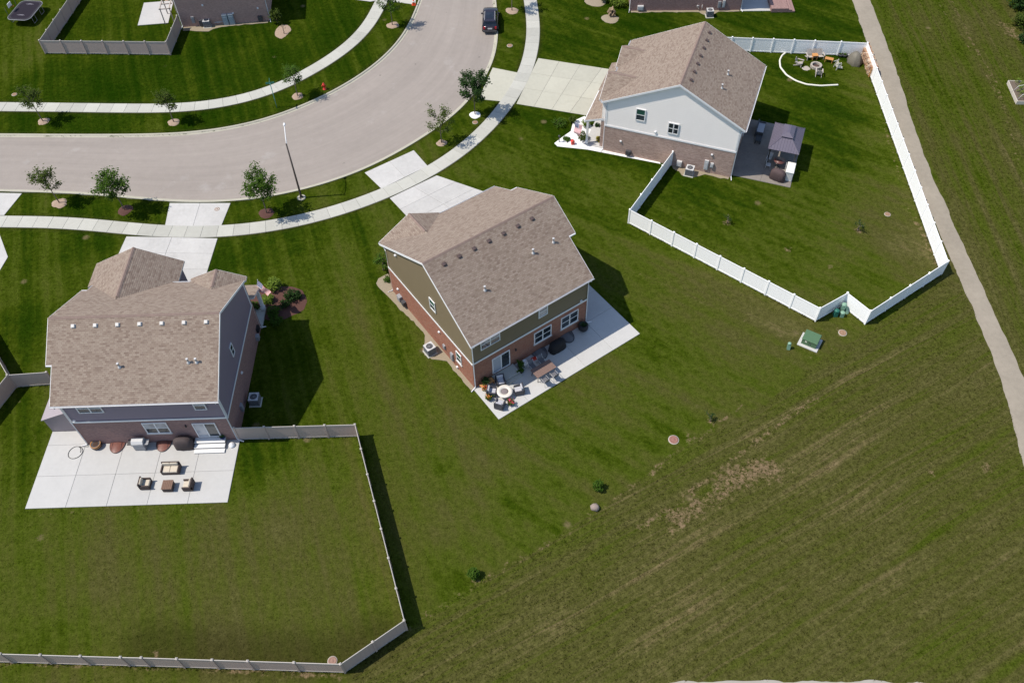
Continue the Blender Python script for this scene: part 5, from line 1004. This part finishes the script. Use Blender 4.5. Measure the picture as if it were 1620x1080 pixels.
def ribs(mb, a, b, z0, a2, b2, z1, n1, n2):
    for i in range(1, n1):
        x = -a+2*a*i/n1
        for s in (-1,1):
            t_ = 1.0 if abs(x) <= a2 else (a-abs(x))/(a-a2); mb.tube([(x,s*b,z0+.012),(x,s*(b+(b2-b)*t_),z0+(z1-z0)*t_+.012)], .014, 4, smooth=False)
    for i in range(1, n2):
        y = -b+2*b*i/n2
        for s in (-1,1):
            t_ = 1.0 if abs(y) <= b2 else (b-abs(y))/(b-b2); mb.tube([(s*a,y,z0+.012),(s*(a+(a2-a)*t_),y,z0+(z1-z0)*t_+.012)], .014, 4, smooth=False)
    for sx in (-1,1):
        for sy in (-1,1): mb.tube([(sx*a,sy*b,z0+.015),(sx*a2,sy*b2,z1+.015)], .022, 4, smooth=False)
mb = MB(); ribs(mb, a_, b_, 2.25, .85, .42, 3.0, 16, 11); o = mb.build('standing_seam', metal_roof, rf); o['kind'] = 'stuff'
mb = MB(); hip(mb, 1.0, .56, 3.12, .62, .12, 3.4); cpz = mb.build('cupola', metal_roof, g); mb = MB(); mb.box(-.8,.8,-.38,.38,2.96,3.1); mb.build('cupola_wall', black_metal, g)
def metal_chair(label, p, rz):
    t = thing('patio_chair', label, 'chair', (*p, .06), rz, 'chairs under the pavilion'); mb = MB(); mb.box(-.24,.24,-.24,.22,.41,.44); mb.build('seat', pale_grey, t); mb = MB(); mb.box(-.24,.24,.2,.24,.46,.95,b=.02); mb.build('backrest', pale_grey, t)
    for sx in (-1,1):
        for sy in (-1,1): mb = MB(); mb.tube([(sx*.21,sy*.2,.41),(sx*.24,sy*.24,0)], .016, 6); mb.build('leg', pale_grey, t)
for lx, ly, lb in ((2.55,-3.2,'pale chair under the pavilion, house side front'),(3.6,-3.1,'pale chair under the pavilion, house side middle'),(2.6,-5.1,'pale chair under the pavilion, lawn side front'),(3.2,-5.25,'pale chair under the pavilion at its lawn side corner')): metal_chair(lb, at2(h3,lx,ly), random.random()*6)
t = thing('dining_table', 'dark red round table under the pavilion', 'table', at(h3,3.15,-4.15,.06)); mb = MB(); mb.lathe([(.55,.68),(.57,.72),(.01,.725)], 20); mb.build('table_top', plain('table_red', (.12,.05,.045), .4), t); mb = MB(); mb.lathe([(.3,0),(.3,.03),(.04,.06),(.04,.68)], 12); mb.build('pedestal', black_metal, t)
grill('brown covered grill at the outer corner of the dark patio', at2(h3,1.2,-4.35), R(68.6+75), plain('cover_brown', (.075,.05,.05), .8, .2, 5))
t = thing('storage_box', 'tall white storage box at the outer edge of the dark patio', 'storage box', at(h3,1.95,-5.35,.06), R(68.6)); mb = MB(); mb.box(-.75,.75,-.35,.35,.04,1.05); 
mb.build('body', plain('box_white', (.70,.70,.66), .5), t); mb = MB(); mb.box(-.79,.79,-.39,.39,1.05,1.13,b=.03); mb.build('lid', MATS['box_white'], t)
for i in range(4): mb = MB(); mb.box(-.754,-.75,-.28+i*.15,-.18+i*.15,.15,.95); mb.build('panel', pale_grey, t)
t = thing('outdoor_sofa', 'grey cushioned outdoor sofa in shade at the back of the white house', 'sofa', at(h3,7.9,-1.5,.06), R(68.6))
for nm, bx, m_ in (('base',(-.95,.95,-.4,.4,.08,.32),dark_grey),('backrest',(-.95,.95,.28,.4,.32,.8),dark_grey),('seat_cushion',(-.85,.85,-.38,.27,.32,.46),cushion_grey),('armrest',(-.95,-.86,-.4,.27,.32,.6),dark_grey),('armrest',(.86,.95,-.4,.27,.32,.6),dark_grey)): mb = MB(); mb.box(*bx); mb.build(nm, m_, t)
t = thing('coffee_table', 'low dark table on the shaded patio in front of the grey sofa', 'table', at(h3,6.3,-1.6,.06), R(68.6)); mb = MB(); mb.box(-.5,.5,-.3,.3,.38,.42); mb.build('table_top', black_metal, t)
for sx in (-1,1):
    for sy in (-1,1): mb = MB(); mb.box(sx*.45-.03,sx*.45+.03,sy*.25-.03,sy*.25+.03,0,.38); mb.build('leg', black_metal, t)
# fire pit corner of the white-fenced yard
t = thing('fire_pit', 'round stone fire pit in the far corner of the white-fenced yard', 'fire pit', (*(34.62,81.95), 0))
for lay in range(2):
    for k in range(13):
        a = 6.2832*(k+.5*lay)/13; mb = MB(); mb.box(-.13,.13,-.1,.1,lay*.15+.0,lay*.15+.145,b=.02); mb.build('stone', stone_pale, t, (.52*math.cos(a),.52*math.sin(a),0), a+math.pi/2)
mb = MB(); mb.lathe([(.44,.03),(.2,.1),(.01,.09)], 14); mb.build('ash', plain('ash', (.10,.06,.05), .95, .4, 14), t)
def adirondack(label, p, rz, mat=wood_grey, name='adirondack_chair', tip=0.0, wide=1, group='garden chairs around the fire pit'):
    t = thing(name, label, 'chair' if wide == 1 else 'bench', (*p, 0), rz, group); W2 = .28*wide+.02*(wide-1)
    for i in range(6): mb = MB(); y = -.35+i*.1; mb.box(-W2,W2,y,y+.085,.36-.03*i,.38-.03*i); mb.build('seat_slat', mat, t)
    nb = 5*wide
    for i in range(nb):
        x = -W2+(2*W2)*(i+.5)/nb; hh = .95-.12*abs((i%5)-2)/2; mb = MB(); mb.add([(x-.045,.2,.22),(x+.045,.2,.22),(x+.045,.45,hh),(x-.045,.45,hh),(x-.045,.225,.22),(x+.045,.225,.22),(x+.045,.475,hh),(x-.045,.475,hh)], [(0,1,2,3),(7,6,5,4),(0,4,5,1),(1,5,6,2),(2,6,7,3),(3,7,4,0)]); mb.build('back_slat', mat, t)
    for sx in (-1,1):
        mb = MB(); mb.box(sx*(W2+.06)-.07,sx*(W2+.06)+.07,-.42,.3,.54,.565); mb.build('armrest', mat, t); mb = MB(); mb.box(sx*(W2+.03)-.02,sx*(W2+.03)+.02,-.38,-.28,0,.54); mb.build('leg', mat, t); mb = MB(); mb.extr([(sx*(W2+.03)-.02,-.28,.30),(sx*(W2+.03)-.02,.5,.0),(sx*(W2+.03)-.02,.5,.1),(sx*(W2+.03)-.02,-.28,.4)], (.04,0,0)); mb.build('leg', mat, t)
    if tip: t.rotation_euler[0] = tip; t.location[2] = .42
    return t
adirondack('weathered garden chair left of the stone fire pit', (32.78,82.35), R(60)); adirondack('weathered garden chair on the near side of the stone fire pit', (34.52,80.43), R(165)); adirondack('weathered double bench with a wooden middle table by the white fence', (34.83,83.56), R(2), name='double_bench', wide=3)
adirondack('pale chair lying tipped over right of the fire pit', (36.49,81.49), R(-80), plain('chair_pale', (.55,.53,.46), .8, .15, 8), tip=R(-82))
t = thing('garden_table', 'small orange wooden table behind the tipped chair', 'table', (*(36.23,82.82), 0), R(-25)); mb = MB()
for i in range(5): mb.box(-.45,.45,-.25+i*.1+.005,-.25+(i+1)*.1-.005,.4,.43)
mb.build('table_top', wood_orange, t)
for sx in (-1,1):
    for sy in (-1,1): mb = MB(); mb.box(sx*.38-.03,sx*.38+.03,sy*.2-.03,sy*.2+.03,0,.4); mb.build('leg', wood_orange, t)
bt = (34.77,83.38); t = thing('folding_table', 'orange wooden tray table set between the seats of the double bench', 'table', (*bt, 0)); mb = MB(); mb.box(-.3,.3,-.28,.28,.56,.6); mb.build('table_top', wood_orange, t)
for sx in (-1,1): mb = MB(); mb.box(sx*.24-.03,sx*.24+.03,-.22,.22,0,.56); mb.build('leg', wood_orange, t)
disc('stepping_stone', (33.47,81.71), .45, stone_pale, .03, seed=3)
arc = smooth([(32.18,85.05),(31.36,84.23),(30.91,83.35),(30.70,82.04),(31.07,80.56),(31.84,79.49),(32.82,78.79),(34.27,78.46),(36.18,78.52)], .25); mb = MB(); n_ = normals(arc); m = len(arc)
for i in range(m):
    for o_, z in ((-.085,.0),(-.085,.07),(-.05,.10),(.05,.10),(.085,.07),(.085,.0)): mb.v.append((*(arc[i]+n_[i]*o_), z))
for i in range(m-1):
    for k in range(5): mb.f.append((i*6+k, i*6+k+1, (i+1)*6+k+1, (i+1)*6+k)); mb.sm.append(True)
o = mb.build('lawn_edging', plain('edging_white', (.70,.68,.60), .6, .1), None); tag(o, 'curved white lawn edging around the fire pit area', 'edging')
t = thing('covered_mower', 'big lumpy object under a grey green tarp by the corner of the white fence', 'tarp', (*(39.02,82.55), 0), .3); mb = MB(); rs = np.random.RandomState(9); n = 20; vs = []; PR = [(.72,0),(.75,.1),(.66,.5),(.5,.9),(.28,1.2),(.06,1.3)]
for r_, z in PR:
    for k in range(n): a = 6.2832*k/n; w = 1+.10*math.sin(k*2.2)*(1.3-z)+rs.randn()*.02; vs.append((r_*w*math.cos(a), r_*1.25*w*math.sin(a), z))
mb.add(vs, [(j*n+k, j*n+(k+1)%n, (j+1)*n+(k+1)%n, (j+1)*n+k) for j in range(len(PR)-1) for k in range(n)]+[tuple((len(PR)-1)*n+k for k in range(n))], True); mb.build('tarp', plain('tarp_grey', (.15,.135,.105), .6, .3, 4), t)
a0, b0 = np.array((40.55,84.28)), np.array((40.20,79.78)); t = thing('firewood_stack', 'long stack of split firewood against the white fence corner', 'firewood', (*a0, 0), math.atan2(*(b0-a0)[::-1])); Lw = np.hypot(*(b0-a0)); rs = np.random.RandomState(2); logs = []
for c_ in range(5):
    r_ = .095+.03*rs.rand(); mb = MB(); prf = [(r_*(1+.15*rs.randn())*math.cos(k*6.2832/7), r_*(1+.15*rs.randn())*math.sin(k*6.2832/7)) for k in range(7)]; mb.extr([(x,-.42,z) for x,z in prf], (0,.84,0)); logs.append(mb.mesh('log', plain('log_%d' % c_, ((.34,.20,.12),(.42,.30,.2),(.26,.15,.10),(.48,.38,.29),(.36,.24,.16))[c_], .9, .4, 10)))
for row in range(6):
    x = .12+(row%2)*.1
    while x < Lw-.1: inst(logs[rs.randint(5)], 'log', t, (x, rs.randn()*.04, .16+row*.175+rs.randn()*.012), rs.randn()*.05); x += .21
mb = MB(); mb.box(0,Lw,-.35,-.27,.0,.06); mb.box(0,Lw,.27,.35,.0,.06); 
for x in (-.05, Lw+.02): mb.box(x-.04,x+.04,-.36,-.26,0,1.25); mb.box(x-.04,x+.04,.26,.36,0,1.25)
mb.build('rack', wood_orange, t)
for i, p in enumerate(((37.82,83.76), (38.22,83.68))):
    t = thing('planter_pot', ('dark round planter by the white fence, left of the pair','dark round planter by the white fence, right of the pair')[i], 'planter', (*p, 0)); mb = MB(); mb.lathe([(.2,0),(.3,.2),(.32,.34),(.27,.34),(.25,.26),(.01,.26)], 16); mb.build('pot', dark_grey, t); lf = MB(); leaves(lf, [(0,0,.34)], .1, 50, .06, np.random.RandomState(i)); lf.build('plant', leaf_green, t, uv=False)
# raised garden bed at the right edge
p0, p1 = np.array((54.26,77.77)), np.array((53.86,74.26)); t = thing('raised_bed', 'raised wooden garden bed with hoops on the right edge', 'garden bed', (*p0, 0), math.atan2(*(p1-p0)[::-1])); L_ = float(np.hypot(*(p1-p0)))
for i, (x0,x1,y0,y1) in enumerate(((0,L_/2-.02,-.06,0),(L_/2+.02,L_,-.06,0),(0,L_,2.4,2.46),(-.06,0,-.06,2.46),(L_,L_+.06,-.06,2.46))): mb = MB(); mb.box(x0,x1,y0,y1,0,.42); mb.build('board', plain('bed_board', (.52,.47,.40), .85, .2, 6), t)
mb = MB(); mb.box(.005,L_-.005,.005,2.395,.0,.34); mb.build('soil', plain('bed_soil', (.13,.10,.075), .95, .5, 10), t)
for x in (L_*.5, L_*.93): mb = MB(); mb.tube([(x,0,.4),(x,.3,1.0),(x,1.2,1.3),(x,2.1,1.0),(x,2.4,.4)], .025, 6); mb.build('hoop', pale_grey, t)
lf = MB(); rs = np.random.RandomState(6); leaves(lf, [(L_*rs.rand(),.5+1.8*rs.rand(),.4+.4*rs.rand()) for _ in range(60)], .12, 900, .08, rs); lf.build('vegetables', leaf_lime, t, uv=False)

# ---------------------------------------------------------------- parked car
def car(label, p, rz):
    t = thing('parked_car', label, 'car', p, rz); paint = plain('car_paint', (.030,.026,.040), .22, .05, 2, metal=.3, spec=.6); gl = glass_mat('car_glass', (.008,.010,.016))
    S = [(0,.62,.42,.78,.92),(.06,.80,.30,.86,1.02),(.35,.90,.24,.90,1.04),(1.2,.925,.22,.90,1.02),(2.6,.925,.22,.90,1.0),(3.4,.92,.22,.88,.98),(4.1,.89,.24,.84,.90),(4.5,.80,.30,.74,.80),(4.62,.60,.40,.62,.68)]
    vs = []; 
    for y, w, zl, zm, zt in S: vs += [(-w*.9,y,zl),(-w,y,(zl+zm)/2),(-w*.985,y,zm),(-w*.86,y,zt),(-w*.4,y,zt+.03),(w*.4,y,zt+.03),(w*.86,y,zt),(w*.985,y,zm),(w,y,(zl+zm)/2),(w*.9,y,zl)]
    m = 10; fs = [(i*m+k, (i+1)*m+k, (i+1)*m+(k+1)%m, i*m+(k+1)%m) for i in range(len(S)-1) for k in range(m)]+[tuple(range(m)), tuple(range((len(S)-1)*m+m-1,(len(S)-1)*m-1,-1))]
    mb = MB(); mb.add(vs, [f[::-1] for f in fs], True); mb.build('body', paint, t)
    lo = [(-.83,.10),(.83,.10),(.82,3.35),(-.82,3.35)]; hi = [(-.66,.42),(.66,.42),(.63,2.55),(-.63,2.55)]
    mb = MB(); mb.add([(x,y,1.0) for x,y in lo]+[(x,y,1.60) for x,y in hi], [(0,1,5,4),(1,2,6,5),(2,3,7,6),(3,0,4,7)]); mb.build('windows', gl, t)
    mb = MB(); n8 = [(-.64,.30),(0,.22),(.64,.30),(.68,.5),(.66,2.45),(.55,2.62),(0,2.68),(-.55,2.62),(-.66,2.45),(-.68,.5)]; mb.prism(n8, 1.585, 1.63, [(x*.95,.1+y*.95) for x,y in n8]); rf_ = mb.build('roof', paint, t)
    mb = MB(); mb.box(-.44,.44,.75,2.1,1.632,1.64); mb.build('sunroof', gl, rf_)
    for sx in (-1,1):
        mb = MB(); mb.tube([(sx*.6,.45,1.63),(sx*.6,.6,1.68),(sx*.58,2.2,1.68),(sx*.58,2.35,1.63)], .02, 6); mb.build('roof_rail', pale_grey, rf_)
        for (y0,y1,z0_,z1_) in ((.12,.44,1.0,1.6),(1.15,1.12,1.0,1.6),(3.3,2.5,1.0,1.6)): mb = MB(); mb.tube([(sx*.835,y0,z0_),(sx*.665,y1,z1_)], .035, 5); mb.build('pillar', paint, t)
        mb = MB(); mb.box(sx*.66-.1,sx*.66+.1,.0,.1,.72,1.02); mb.build('tail_light', plain('tail_red', (.5,.01,.02), .25), t); mb = MB(); mb.box(sx*.98-.1,sx*.98+.1,2.75,2.9,.98,1.12,b=.02); mb.build('mirror', paint, t)
        mb = MB(); mb.box(sx*.62-.13,sx*.62+.13,4.42,4.56,.62,.74); mb.build('headlight', pale_grey, t)
        for y in (.85,3.65):
            mb = MB(); mb.lathe([(.2,-.11),(.33,-.11),(.345,-.06),(.345,.06),(.33,.11),(.2,.11)], 20); w = mb.build('wheel', black_metal, t, (sx*.84,y,.345)); w.rotation_euler = (0,R(90),0); mb = MB(); mb.lathe([(.2,-.09),(.2,.112),(.05,.118)], 14); mb.build('rim', pale_grey, w)
    mb = MB(); mb.box(-.26,.26,-.03,.0,.72,.88); mb.build('number_plate', plain('plate', (.6,.6,.62), .5), t); mb = MB(); mb.box(-.78,.78,-.05,.1,.36,.56,b=.03); mb.build('rear_bumper', dark_grey, t); mb = MB(); mb.box(-.62,.62,.2,.42,1.59,1.62); mb.build('spoiler', paint, t)
    return t
car('dark sport utility car parked at the kerb near the top', (*(-1.41,90.34), -.085), R(-1.5))

# ---------------------------------------------------------------- trampoline
t = thing('trampoline', 'black rectangular trampoline on the lawn at the top left corner', 'trampoline', (-57.55,97.15,0), R(-8)); a_, b_ = 1.45, 2.1
oval = [(max(-a_,min(a_,1.28*a_*math.cos(R(k)))), max(-b_,min(b_,1.22*b_*math.sin(R(k))))) for k in range(0,360,10)]
mb = MB(); mb.tube([(x,y,.9) for x,y in oval]+[(*oval[0],.9)], .035, 6, cap=False); mb.build('frame', mid_grey, t)
mb = MB(); mb.prism([(x*.98,y*.98) for x,y in oval], .90, .93); mb.build('safety_pad', plain('pad_dark', (.04,.037,.045), .8, spec=.1), t); mb = MB(); mb.prism([(x*.8,y*.85) for x,y in oval], .925, .94); mat_ = mb.build('jumping_mat', plain('mat_black', (.022,.018,.026), .8, spec=.1), t)
mk = plain('mat_print', (.38,.36,.40), .7)
for cy, s in ((-1.25,1),(1.15,1)):
    for r_ in (.28,.5): mb = MB(); mb.tube([(r_*math.cos(R(k)), cy+r_*.5*math.sin(R(k)), .945) for k in range(20,161,14)], .018, 4); mb.build('printed_arc', mk, mat_)
for sx in (-1,1):
    for sy in (-1,1): mb = MB(); mb.tube([(sx*1.35,sy*1.3,.88),(sx*1.4,sy*1.3,.03),(sx*1.4,sy*.6,.03),(sx*1.35,sy*.6,.88)], .025, 6); mb.build('leg', mid_grey, t)
for x, y in ((-1.5,-1.3),(-1.5,.9),(-1.5,2.0)): mb = MB(); mb.tube([(x,y,.1),(x,y,1.9)], .025, 6); mb.build('net_pole', dark_grey, t)
mb = MB(); mb.box(-1.55,-1.5,-.6,.15,1.45,1.95); mb.build('backboard', white_trim, t); mb = MB(); mb.tube([(-1.45,-.22,1.5)]+[(-1.28+.18*math.cos(R(k)),-.22+.18*math.sin(R(k)),1.5) for k in range(180,541,30)], .012, 5); mb.build('hoop', red_paint, t)
# far yard: low shelf by the fence corner
t = thing('garden_arbor', 'small wooden lattice arbor beside the far dusky brick house', 'arbor', (*(-39.89,95.80), 0), R(5)); 
for sx in (-1,1):
    for sy in (-1,1): mb = MB(); mb.box(sx*.55-.05,sx*.55+.05,sy*1.1-.05,sy*1.1+.05,0,1.9); mb.build('post', wood_grey, t)
for y in (-1.1,0,1.1): mb = MB(); mb.box(-.7,.7,y-.05,y+.05,1.9,2.0); mb.build('crossbeam', wood_grey, t)
for x in (-.55,.55): mb = MB(); mb.box(x-.05,x+.05,-1.25,1.25,2.0,2.09); mb.build('rafter', wood_grey, t)
# steps at the far plum house
t = thing('patio_steps', 'dark brick steps on the far patio at the top edge', 'steps', (*(33.40,93.91), 0), R(87.5))
for i in range(3): mb = MB(); mb.box(-1.0+.0,1.6,-1.4+i*.4,1.4-.0,.05+i*.16,.05+(i+1)*.16,b=.01); mb.build('step', brick_plum, t)
mb = MB(); mb.box(-.02,5.0,-5.9,-.02,-.05,.05); o = mb.build('patio', conc_patio, None, (28.45,93.5,0), R(87.5)); struct(o)

# ---------------------------------------------------------------- flags
def flag_material():
    m, nt, bs = nodes('flag_cloth'); uv = nd(nt, 'ShaderNodeSeparateXYZ', {0: coord(nt, 'UV')}).outputs
    st = math_(nt, 'MODULO', math_(nt, 'FLOOR', math_(nt, 'MULTIPLY', uv[1], 13.0)), 2.0); c = mix(nt, st, (.48,.03,.05), (.75,.74,.74))
    inb = math_(nt, 'MULTIPLY', math_(nt, 'LESS_THAN', uv[0], .42), math_(nt, 'GREATER_THAN', uv[1], .4615)); vor = nd(nt, 'ShaderNodeTexVoronoi', {'Vector': mapped(nt, coord(nt, 'UV'), 0, (22,16,1)), 'Scale': 1.0, 'Randomness': 0.0}).outputs['Distance']
    c = mix(nt, inb, c, mix(nt, math_(nt, 'LESS_THAN', vor, .28), (.06,.08,.22), (.7,.7,.72))); nt.links.new(c, bs.inputs['Base Color']); bs.inputs['Roughness'].default_value = .8; return m
fm = flag_material()
def flag(label, A, B, Cc, D, foot):
    """A,B hoist top/bottom; D,Cc fly top/bottom"""
    A, B, Cc, D, foot = [Vector(x) for x in (A, B, Cc, D, foot)]; t = thing('flag', label, 'flag', foot); n = (D-A).cross(B-A).normalized(); nu, nv = 18, 10; mb = MB(); uvs = []
    for i in range(nu+1):
        for j in range(nv+1):
            u, v = i/nu, j/nv; p = (A*(1-v)+B*v)*(1-u)+(D*(1-v)+Cc*v)*u+n*(.10*u*math.sin(u*9+v*2.2)); mb.v.append(tuple(p-foot)); uvs.append((u, 1-v))
    for i in range(nu):
        for j in range(nv): mb.f.append((i*(nv+1)+j, (i+1)*(nv+1)+j, (i+1)*(nv+1)+j+1, i*(nv+1)+j+1)); mb.sm.append(True)
    o = mb.build('cloth', fm, t, uv=False); L = o.data.uv_layers.new(name='UVMap')
    for l in o.data.loops: L.data[l.index].uv = uvs[l.vertex_index]
    mb = MB(); mb.tube([(0,0,0), A+(A-B)*.06-foot], .018, 6); mb.build('pole', white_trim, t)
flag('striped flag on an angled pole at the lilac house porch', (-21.21,49.19,3.7), (-21.48,48.91,2.75), (-20.48,48.53,2.45), (-20.11,48.38,3.05), at(h1,11.85,13.3,2.3))
flag('striped flag hanging from the porch post of the white-sided house', (7.00,70.04,2.75), (7.69,69.58,2.65), (7.43,69.46,1.35), (6.93,70.11,1.45), at(h3,.45,14.85,2.0))

# ---------------------------------------------------------------- rough grass of the field
def sward(name, label, P, hmin, hmax, wmin, wmax, blades, lean, seed):
    """tufts standing on the ground sheet, tinted by the same wear and mowing as the soil under them"""
    rs = np.random.RandomState(seed); n = len(P); ix = np.clip(np.searchsorted(gx, P[:,0]), 0, nx-1); iy = np.clip(np.searchsorted(gy, P[:,1]), 0, ny-1); k = iy*nx+ix; zb = zz[k]
    hh = rs.uniform(hmin, hmax, n); a = rs.uniform(0, 6.283, n); w = rs.uniform(wmin, wmax, n); out = []
    for j in range(blades):
        aa = a+j*6.283/blades+rs.randn(n)*.3; dx, dy = np.cos(aa), np.sin(aa); ln = rs.uniform(.3, 1.0, n)*lean; off = rs.randn(n, 2)*.025; bx, by = P[:,0]+off[:,0], P[:,1]+off[:,1]
        out.append(np.stack([np.c_[bx-dy*w, by+dx*w, zb], np.c_[bx+dy*w, by-dx*w, zb], np.c_[bx+dx*ln, by+dy*ln, zb+hh]], 1))
    V = np.concatenate(out); k3 = np.repeat(np.tile(k, blades), 3); V = V.reshape(-1, 3); nf = len(V)//3; me = bpy.data.meshes.new(name)
    me.vertices.add(len(V)); me.vertices.foreach_set('co', V.ravel()); me.loops.add(nf*3); me.loops.foreach_set('vertex_index', np.arange(nf*3)); me.polygons.add(nf); me.polygons.foreach_set('loop_start', np.arange(0,nf*3,3)); me.polygons.foreach_set('loop_total', np.full(nf,3)); me.update(calc_edges=True)
    for nm, ch in (('wear', (dry, bare*.3, rough)), ('mowing', (fld, rgt, lwn))):
        at_ = me.color_attributes.new(nm, 'FLOAT_COLOR', 'POINT'); at_.data.foreach_set('color', np.c_[ch[0][k3], ch[1][k3], ch[2][k3], np.ones(len(k3))].astype('f4').ravel())
    me.materials.append(GROUND_MAT); o = link(bpy.data.objects.new(name, me)); return tag(o, label, 'grass', kind='stuff')
rs = np.random.RandomState(12); P = np.c_[rs.uniform(-72, 70, 330000), rs.uniform(14, 114, 330000)]
field_p = inside(P, np.array(lot_edge+[(40.31,45.79),(38.31,30.12),(33.09,11.39),(-12.80,12.73)])) | inside(P, np.array([(45.40,97.87),(42.72,76.47),(41.52,58.93),(40.93,39.17),(56.55,32.69),(86.61,99.82)]))
path_p = inside(P, np.array([(42.21,95.21),(41.55,86.34),(40.46,71.24),(39.66,56.90),(39.50,46.39),(38.68,35.93),(36.91,26.61),(40.39,29.52),(41.03,39.17),(41.26,50.70),(41.50,61.40),(42.72,76.47),(44.38,95.08)])) | inside(P, np.array([(6.37,16.49),(8.82,16.69),(23.09,16.29),(29.30,15.63),(28.59,13.68),(6.15,14.36)]))
sward('lawn_grass', 'short mown grass of the lawns around the houses', P[~field_p & ~path_p], .014, .036, .02, .05, 2, .05, 13)
sward('grass', 'rough dry grass of the open field beside the path', P[field_p & ~path_p], .03, .095, .015, .045, 3, .09, 14)
# untrimmed growth at the foot of the fences
E_ = []
for run in FENCE_RUNS:
    for p_, q_ in zip(run[:-1], run[1:]):
        p_, q_ = np.array(p_, float), np.array(q_, float); L_ = np.hypot(*(q_-p_)); m_ = int(L_*22); t_ = rs.rand(m_)[:,None]; n_v = np.array([-(q_-p_)[1], (q_-p_)[0]])/L_; E_.append(p_+(q_-p_)*t_+n_v*(rs.randn(m_)*.09)[:,None])
sward('fence_grass', 'long untrimmed grass along the foot of the fences', np.concatenate(E_), .06, .2, .012, .03, 3, .09, 15)
